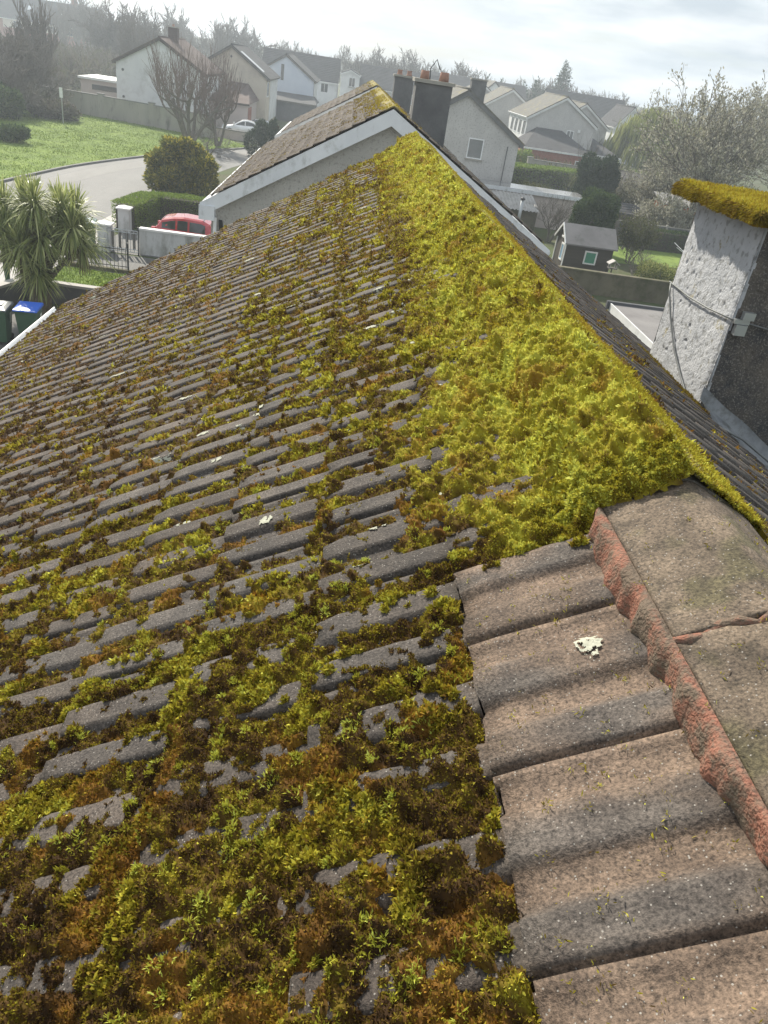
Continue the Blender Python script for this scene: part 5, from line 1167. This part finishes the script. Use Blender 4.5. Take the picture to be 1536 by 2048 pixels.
pollard('smaller pollarded bare tree just right of the large one, at the roadside', (-11.1,73.0,0), 72, 5.2, 3, 9, .15)
bare_tree('low_bare_shrub', 'low leafless twisted shrub below the pollarded trees', (-10.9,66.5,0), 73, 1.2, .06, (5,5,4), (.9,.7,.6), (60,50,40), stems=4, spread=.9, lift_=.05, rmin=.012)
# big budding tree on the right and its smaller neighbours
bare_tree('budding_tree', 'large spreading tree covered in pale buds at the right edge, behind the chimney', (25.6,57.5,0), 81, 4.8, .26, (7,7,6,3), (.80,.66,.55,.5), (48,44,42,40), stems=2, spread=.22, lift_=.09, rmin=.020, first=.30, buds=(15000,.17,LF['bud']))
bare_tree('budding_tree', 'second budding tree filling the space left of the large one', (24.2,63.0,0), 82, 2.3, .14, (6,6,5,3), (.85,.68,.55,.5), (50,45,42,40), stems=3, spread=.40, lift_=.09, rmin=.016, first=.25, buds=(9000,.16,LF['bud']))
bare_tree('budding_bush', 'pale-budded bush leaning over the dark shed by the chimney', (22.3,54.5,0), 83, 1.5, .08, (6,6,5), (.85,.68,.55), (45,42,42), stems=5, spread=.45, lift_=.10, rmin=.011, first=.25, buds=(9000,.14,LF['bud']))
bare_tree('tall_bare_tree', 'tall bare tree rising behind the budding trees', (33,72,0), 84, 5.5, .24, (6,6,5,3), (.72,.62,.55,.5), (42,42,40,40), stems=2, spread=.2, lift_=.12, rmin=.022, first=.3, buds=(9000,.2,LF['bud']))
# willow: arching limbs hung with curtains of yellow-green strands
def willow(label, loc, seed, H, R, n):
    t = thing('weeping_willow', label, 'tree', loc); rg = random.Random(seed); rng = np.random.RandomState(seed)
    a, b_, tips = branches(seed, H*.5, .3, (7,5), (.8,.6), (50,45), stems=2, spread=.2, lift_=.12, rmin=.03); a.build('trunk', MT['bark'], t); b_.build('limbs', MT['bark'], t)
    nb_ = 70; ta = rng.uniform(0,6.28,nb_); ra = R*np.sqrt(rng.uniform(.02,1,nb_)); za = H*np.sqrt(np.clip(1-(ra/(R*1.12))**2, 0, 1))*rng.uniform(.78,1.08,nb_)
    q = rng.randint(0, nb_, n); sp = .42+.25*rng.uniform(0,1,nb_); P = np.stack([ra*np.cos(ta), ra*np.sin(ta), za], 1)[q]+rng.normal(size=(n,3))*np.array([1,1,.45])*sp[q][:,None]
    D = np.stack([.30*np.cos(ta[q]), .30*np.sin(ta[q]), -.8-rng.uniform(0,.6,n)], 1)+rng.normal(size=(n,3))*.12; D /= np.linalg.norm(D,axis=1)[:,None]
    Ln = np.minimum(rng.uniform(.6,1.9,n)*(.8+.9*rng.uniform(0,1,nb_)[q]), np.maximum(P[:,2],.3)*.85); V, F = arched(P, D, Ln, rng.uniform(.07,.14,n), .35+0*Ln, rng, 4); np_mesh('crown', V, F, LF['willow'], t); return t
willow('weeping willow with yellow-green curtains of young leaves', (37.2,103,0), 91, 7.6, 4.6, 5200)
willow('smaller paler willow crown just right of the main weeping willow', (43.5,101,0), 92, 7.0, 3.4, 3000)

# bare woods and single trees along the skyline and on the left
def proto(seed, H, r0, kind):
    if kind == 'bare': return branches(seed, H*.42, r0, (7,6,6,3), (.72,.62,.55,.5), (38,40,40,38), lift_=.12, rmin=.045, first=.32, wob=.13)
    if kind == 'dense': return branches(seed, H*.36, r0, (8,7,6,3), (.80,.64,.55,.5), (44,42,40,38), lift_=.10, rmin=.045, first=.22, wob=.13, stems=2, spread=.25)
    return branches(seed, H*.40, r0, (9,6,5), (.6,.55,.5), (24,26,28), lift_=.22, rmin=.045, first=.20, wob=.09, stems=2, spread=.12)
PROT = []
for q, (kd, H) in enumerate((('bare',11),('dense',9),('tall',12),('bare',9),('dense',7),('tall',10))):
    a, b_, _ = proto(500+q, H, .22, kd); pr = []
    for nm, m_ in (('trunk', a), ('crown', b_)):
        me = bpy.data.meshes.new(nm); me.from_pydata(m_.V, [], m_.F); me.materials.append(MT['bark']); me.update(); pr.append(me)
    PROT.append((pr, H))
def place_bare(x, y, h, k, label, group, rz):
    (tr, cr), H = PROT[k]; t = thing('bare_tree', label, 'tree', (x, y, 0), rz, group); t.scale = (h/H,)*3
    for nm, me in (('trunk', tr), ('crown', cr)): o = bpy.data.objects.new(nm, me); C.objects.link(o); o.parent = t
    return t
rg = random.Random(12)
for q in range(44):                                        # bare wood beyond the green, upper left
    y = rg.uniform(78, 165); x = -25-rg.uniform(0, 1)*(y*.42-14)-max(0, (y-84))*.02; y += 4*(x > -32)
    if x > -29 and y > 80: x -= 8
    gap_ = y > 95 and -.42 < x/y < -.27
    place_bare(x, y, rg.uniform(4.0,5.5) if gap_ else rg.uniform(8.5,13.5), rg.randrange(6), 'bare grey tree in the wood at the left beyond the green', 'bare trees of the wood at the left', rg.uniform(0,6.28))
for q, (x,y,h) in enumerate([(-30,76,6.5),(-27.5,73,5.5),(-33,68,6),(-31,80,8),(-36,74,8),(-29,79,7.5),(-39,66,7)]):
    place_bare(x, y, h, (4,1,4,1,4,1,4)[q], 'dense twiggy bare tree at the left edge of the green', 'twiggy trees at the edge of the green', q*1.3)
for q in range(72):                                        # skyline
    y = rg.uniform(178, 228); x = rg.uniform(-.34, .36)*y; h = rg.uniform(9.6, 13.2)*(1+.16*(x < -25))
    place_bare(x, y, h*(y/200)**.3, rg.randrange(6), 'hazy bare tree on the far skyline', 'bare trees along the skyline', rg.uniform(0,6.28))
for (x,y,h,k,lab) in [(-14.0,185,12.3,2,'tall bare tree standing out on the skyline above the pale blue house'),(-1.5,190,12.2,0,'round-headed bare tree on the skyline left of the chimneys'),(4.5,188,12.6,3,'broad bare tree on the skyline between the far roofs'),
                      (11.8,185,13.4,0,'large round bare tree on the skyline above the two sooty chimneys'),(25.5,190,12.0,1,'bushy bare tree on the skyline above the white gable'),(62,190,12.0,1,'bare tree on the skyline above the willow')]:
    place_bare(x, y, h, k, lab, None, rg.uniform(0,6.28))
def spire(label, loc, h, r, n, seed, spikes=0, group=None):
    t = thing('far_conifer', label, 'conifer', loc, 0, group); b_ = [(0,0,h*.35,r,r,h*.34),(0,0,h*.6,r*.6,r*.6,h*.28),(0,0,h*.8,r*.28,r*.28,h*.2)]
    rg2 = random.Random(seed)
    for k in range(spikes): a = rg2.uniform(0,6.28); q = rg2.uniform(.1,.55)*r; b_.append((q*math.cos(a), q*math.sin(a), h*rg2.uniform(.66,.9), .28, .28, h*.20))
    foliage('crown', t, b_, n, .5, LF['dark'], seed, up=.5, aspect=.35); mb = MB(); mb.tube([(0,0,0),(0,0,h*.5)], [.2,.1], 5); mb.build('trunk', MT['bark'], t); return t
spire('dark spiky monkey-puzzle-like conifer on the skyline, tallest right of the terrace', (45.5,190,0), 13.6, 3.2, 2600, 601, 9)
for k, (x,y,h) in enumerate([(37,188,9.0),(40,190,10.2),(33,195,8.8),(29.5,192,9.2),(42.2,192,8.4)]):
    spire('small pointed dark conifer on the skyline', (x,y,0), h, 1.6, 900, 610+k, 0, 'small pointed conifers on the skyline')
# far woodland and brushwood that read as one mass
def mass(name, label, n, xf, yr, hz, size, mat, seed, cat):
    rng = np.random.RandomState(seed); y = rng.uniform(*yr, n); x = xf(rng, y, n); top = hz*(.35+1.1*fbm(x*.09, y*.05, seed)); z = rng.uniform(0,1,n)**.7*top
    D = rng.normal(size=(n,3))+np.array([0,0,1.2]); D /= np.linalg.norm(D,axis=1)[:,None]; Ln = size*rng.uniform(.5,1.4,n)
    V, F = strips(np.stack([x,y,z],1), D, Ln, Ln*.16, rng.uniform(-.3,.3,n), rng); return put(np_mesh(name, V, F, mat), label, cat, None, 'stuff')
mass('far_woodland', 'dim belt of far woodland closing the view below the sky', 60000, lambda r,y,n: r.uniform(-.5,.5,n)*y, (270,400), 6.0, 1.2, LF['brush'], 701, 'woodland')
mass('brushwood', 'tangled brown brushwood filling the ground under the bare wood at the left', 60000, lambda r,y,n: -29.5-r.uniform(0,1,n)*(y*.45-14)-np.where(y > 79, 3+.0*y, 0), (66,150), 3.4, .8, LF['brush'], 702, 'undergrowth')
mass('garden_greenery', 'mixed low greenery filling the back gardens between hedge, wall and willow', 26000, lambda r,y,n: 20+r.uniform(0,1,n)*(y*.30), (66,98), 1.5, .4, LF['shrub'], 703, 'garden plants')
shrub('dark evergreen bush at the far left edge of the green', (-28.3,70.5,0), 2.0, 2.6, 6000, .2, LF['conif'], 57)
shrub('rough bramble mound below the sign post', (-25.6,75.5,0), 2.2, 1.5, 6000, .2, LF['brush'], 58, 'bramble_mound')
shrub('low dark bush at the left edge where the green meets the road', (-22.8,58.5,0), 1.2, 1.1, 3500, .16, LF['conif'], 59)

# ------------------------------------------------------------------ cars and bins
def car(name, label, loc, rz, paint, Lc=4.0, w=1.70, h=1.52, hatch=True, seed=0):
    """local x runs to the front; side profile lofted with rounded, tapering sections"""
    t = thing(name, label, 'car', loc, rz); hl = Lc/2
    if hatch: body = [(-hl,.50,.82),(-hl+.10,.34,.98),(-hl+.45,.26,1.02),(-.6,.24,.98),(.5,.24,.94),(hl-1.15,.25,.92),(hl-.5,.27,.82),(hl-.12,.32,.68),(hl,.42,.56)]
    else: body = [(-hl,.48,.84),(-hl+.10,.34,.95),(-hl+.8,.26,.96),(-.6,.24,.93),(.5,.24,.90),(hl-1.1,.25,.88),(hl-.5,.27,.78),(hl-.12,.32,.66),(hl,.42,.55)]
    V, F = [], []; K = 10
    for x, z0, z1 in body:
        e = (abs(x)/hl)**4; hw = w/2*(1-.16*e)
        sec = [(-hw*.80,z0),(-hw*.97,z0+.10),(-hw,z0+(z1-z0)*.5),(-hw*.97,z1-.10),(-hw*.86,z1),(hw*.86,z1),(hw*.97,z1-.10),(hw,z0+(z1-z0)*.5),(hw*.97,z0+.10),(hw*.80,z0)]
        V += [(x,y,z) for y,z in sec]
    n = len(body)
    for i in range(n-1):
        for k in range(K): j = (k+1)%K; F.append((i*K+k, i*K+j, (i+1)*K+j, (i+1)*K+k))
    F += [tuple(range(K-1,-1,-1)), tuple((n-1)*K+k for k in range(K))]
    mb = MB(); mb.V, mb.F, mb.I = V, F, [0]*len(F); bd = mb.build('body', MT[paint], t, True)
    cb = [(-hl+.14,.96,.98,.70),(-hl+.42,.96,1.36,.60),(-hl+.85,.96,h-.04,.57),(-.5,.94,h,.57),(.25,.92,h-.04,.56),(.55,.92,1.33,.58),(hl-.98,.90,.93,.70)] if hatch else \
         [(-hl+.55,.93,.95,.68),(-hl+1.15,.93,h-.10,.56),(-.4,.92,h,.56),(.15,.90,h-.05,.55),(.45,.90,1.26,.57),(hl-1.02,.88,.90,.68)]
    V, F = [], []; K = 6
    for x, z0, z1, hw in cb: hw = hw*w/1.7; V += [(x,-hw-.10,z0),(x,-hw,z1-.05),(x,-hw+.10,z1),(x,hw-.10,z1),(x,hw,z1-.05),(x,hw+.10,z0)]
    n = len(cb)
    for i in range(n-1):
        for k in range(K): j = (k+1)%K; F.append((i*K+k, i*K+j, (i+1)*K+j, (i+1)*K+k))
    F += [tuple(range(K-1,-1,-1)), tuple((n-1)*K+k for k in range(K))]
    mb = MB(); mb.V, mb.F, mb.I = V, F, [0]*len(F); mb.build('cabin', MT[paint], t)
    def at(x):
        for a, b_ in zip(cb[:-1], cb[1:]):
            if a[0] <= x <= b_[0]: f = (x-a[0])/(b_[0]-a[0]); return [a[q]+(b_[q]-a[q])*f for q in range(4)]
        return list(cb[-1])
    xs = ([-hl+.36,-hl+.98,-.30,hl-1.36] if hatch else [-hl+.95,-.15,hl-1.38])
    for s in (-1, 1):
        for a, b_ in zip(xs[:-1], xs[1:]):
            a += .05; b_ -= .03; q = np.linspace(a, b_, 5); lo, hi = [], []
            for x in q: _, z0, z1, hw = at(x); hw = hw*w/1.7; zt = max(z1-.13, z0+.06); zb_ = z0+.05; f = lambda z: hw+.10*(1-(z-z0)/max(z1-.05-z0,.05)); lo.append((x, s*(f(zb_)+.008), zb_)); hi.append((x, s*(f(zt)+.008), zt))
            mb = MB(); mb.poly((lo+hi[::-1]) if s < 0 else (lo+hi[::-1])[::-1]); mb.build('side_window', MT['glass'], t)
    a = at(.30) if hatch else at(.20); x0, x1 = (.29, hl-1.06) if hatch else (.19, hl-1.10); A, B_ = at(x0), at(x1)
    mb = MB(); mb.poly([(x1,-B_[3]*.9,B_[2]+.02),(x1,B_[3]*.9,B_[2]+.02),(x0,A[3]*.82,A[2]+.012),(x0,-A[3]*.82,A[2]+.012)]); mb.build('windscreen', MT['glass'], t)
    x0, x1 = (-hl+.20,-hl+.46) if hatch else (-hl+.62,-hl+1.1); A, B_ = at(x0), at(x1)
    mb = MB(); mb.poly([(x0,A[3]*.8,A[2]+.012),(x0,-A[3]*.8,A[2]+.012),(x1,-B_[3]*.8,B_[2]+.012),(x1,B_[3]*.8,B_[2]+.012)]); mb.build('rear_window', MT['glass'], t)
    for sx in (-1, 1):
        for sy_ in (-1, 1):
            cx, cy = sx*(hl-.78), sy_*(w/2-.10)
            mb = MB(); mb.tube([(cx,cy-.10,.31),(cx,cy+.10,.31)], .31, 16); wh = mb.build('wheel', MT['tyre'], t, False)
            mb = MB(); mb.tube([(cx,cy+sy_*.101,.31),(cx,cy+sy_*.115,.31)], .20, 12); mb.build('rim', MT['rim'], wh)
        for s in (-1, 1):
            if sx > 0: mb = MB(); mb.box(hl-.22, hl-.06, s*w*.33-.14, s*w*.33+.14, .60, .72); mb.build('headlight', MT['lamp_w'], t)
            else: mb = MB(); mb.box(-hl+.005, -hl+.16, s*w*.40-.10, s*w*.40+.10, .72, 1.02); mb.build('tail_light', MT['lamp_r'], t)
    for s in (-1, 1): mb = MB(); mb.box(hl-1.28, hl-1.12, s*(w/2+.02)-.09, s*(w/2+.02)+.09, .93, 1.06); mb.build('wing_mirror', MT[paint], t)
    return t
car('parked_car', 'red hatchback parked behind the grey rendered wall', (-5.85,33.75,.02), .01, 'redpaint', 3.55, 1.60, 1.50)
car('parked_car', 'white saloon car parked behind the low brown wall', (-10.4,85.3,.0), math.pi+.12, 'whitepaint', 4.3, 1.72, 1.46, False)
car('parked_car', 'dark car parked just beyond the white saloon', (-9.4,88.2,.0), math.pi-.1, 'darkpaint', 4.3, 1.74, 1.50, False)
def bin_(label, loc, lid, rz=0.0, group='wheelie bins below the gutter'):
    t = thing('wheelie_bin', label, 'bin', loc, rz, group); V = []
    for z, a, b_ in ((.10,.20,.23),(.55,.245,.29),(.95,.27,.335),(.97,.30,.365),(1.0,.30,.365)): V += [(-a,-b_,z),(a,-b_,z),(a,b_,z),(-a,b_,z)]
    F = [(3,2,1,0)]+[(4*i+k, 4*i+(k+1)%4, 4*i+4+(k+1)%4, 4*i+4+k) for i in range(4) for k in range(4)]+[(16,17,18,19)]
    mb = MB(); mb.V, mb.F, mb.I = V, F, [0]*len(F); b_ = mb.build('body', MT['bin_g'], t)
    mb = MB(); mb.V = [(-.31,-.39,1.003),(.31,-.39,1.003),(.31,.40,1.003),(-.31,.40,1.003),(-.30,-.38,1.04),(.30,-.38,1.04),(.30,.36,1.07),(-.30,.36,1.07),(-.2,-.22,1.075),(.2,-.22,1.075),(.2,.24,1.10),(-.2,.24,1.10)]
    mb.F = [(3,2,1,0),(0,1,5,4),(1,2,6,5),(2,3,7,6),(3,0,4,7),(4,5,9,8),(5,6,10,9),(6,7,11,10),(7,4,8,11),(8,9,10,11)]; mb.I = [0]*10; ld = mb.build('lid', MT[lid], t)
    mb = MB(); mb.tube([(-.28,.43,1.0),(.28,.43,1.0)], .022, 6); mb.build('handle', MT[lid], ld)
    mb = MB(); mb.tube([(-.22,.30,.10),(.22,.30,.10)], .10, 10); mb.build('axle_wheels', MT['tyre'], t)
    mb = MB(); mb.V = [(.2875,-.05,.6),(.2875,.12,.6),(.3095,.12,.88),(.3095,-.05,.88)]; mb.F = [(0,1,2,3)]; mb.I = [0]; mb.build('sticker', MT['paper'], t)
    return t, ld
bin_('green wheelie bin with a bright blue lid', (-8.15,20.9,.03), 'bin_b', .10)
_, ld = bin_('green wheelie bin with a grey lid, left of the blue-lidded one', (-8.88,20.7,.03), 'bin_k', .10)
mb = MB(); mb.poly([(-.02,-.16,1.112),(.16,-.14,1.105),(.17,.16,1.112),(-.01,.14,1.12)]); mb.build('lid_sticker', MT['paper'], ld)
bin_('wheelie bin with a pale blue lid beside the gate pillar behind the palm', (-9.98,32.5,.02), 'bluepaint', .2, None)
post = thing('entrance_post', 'dark green post with a rail end at the left edge, beside the pale footpath', 'post', (-10.55, 25.6, 0))
mb = MB(); mb.tube([(0,0,0),(0,0,.8),(0,0,1.75)], [.06,.10,.13], 8); mb.build('shaft', MT['bin_g'], post); mb = MB(); mb.tube([(0,0,1.752),(0,0,1.80),(0,0,1.92)], [.16,.16,.02], 8); mb.build('finial', MT['bin_g'], post)
# ------------------------------------------------------------------ haze volume, added partly to stand in for veiling lens glare
def haze(x0, x1, y0, y1, z0, z1, dens):
    mb = MB(); mb.box(x0, x1, y0, y1, z0, z1)
    m = bpy.data.materials.new('haze'); m.use_nodes = True; t = m.node_tree; t.nodes.clear()
    o = t.nodes.new('ShaderNodeOutputMaterial'); v = t.nodes.new('ShaderNodeVolumePrincipled')
    v.inputs['Color'].default_value = (.82, .91, 1.0, 1); v.inputs['Density'].default_value = dens; v.inputs['Anisotropy'].default_value = .35
    t.links.new(v.outputs[0], o.inputs['Volume'])
    h = mb.build('haze', m); h['kind'] = 'stuff'; h['label'] = 'thin bright haze over the houses and gardens, added partly to stand in for lens glare'; h['category'] = 'haze'
haze(-320, 320, -12, 420, -1.2, 24, .0014)
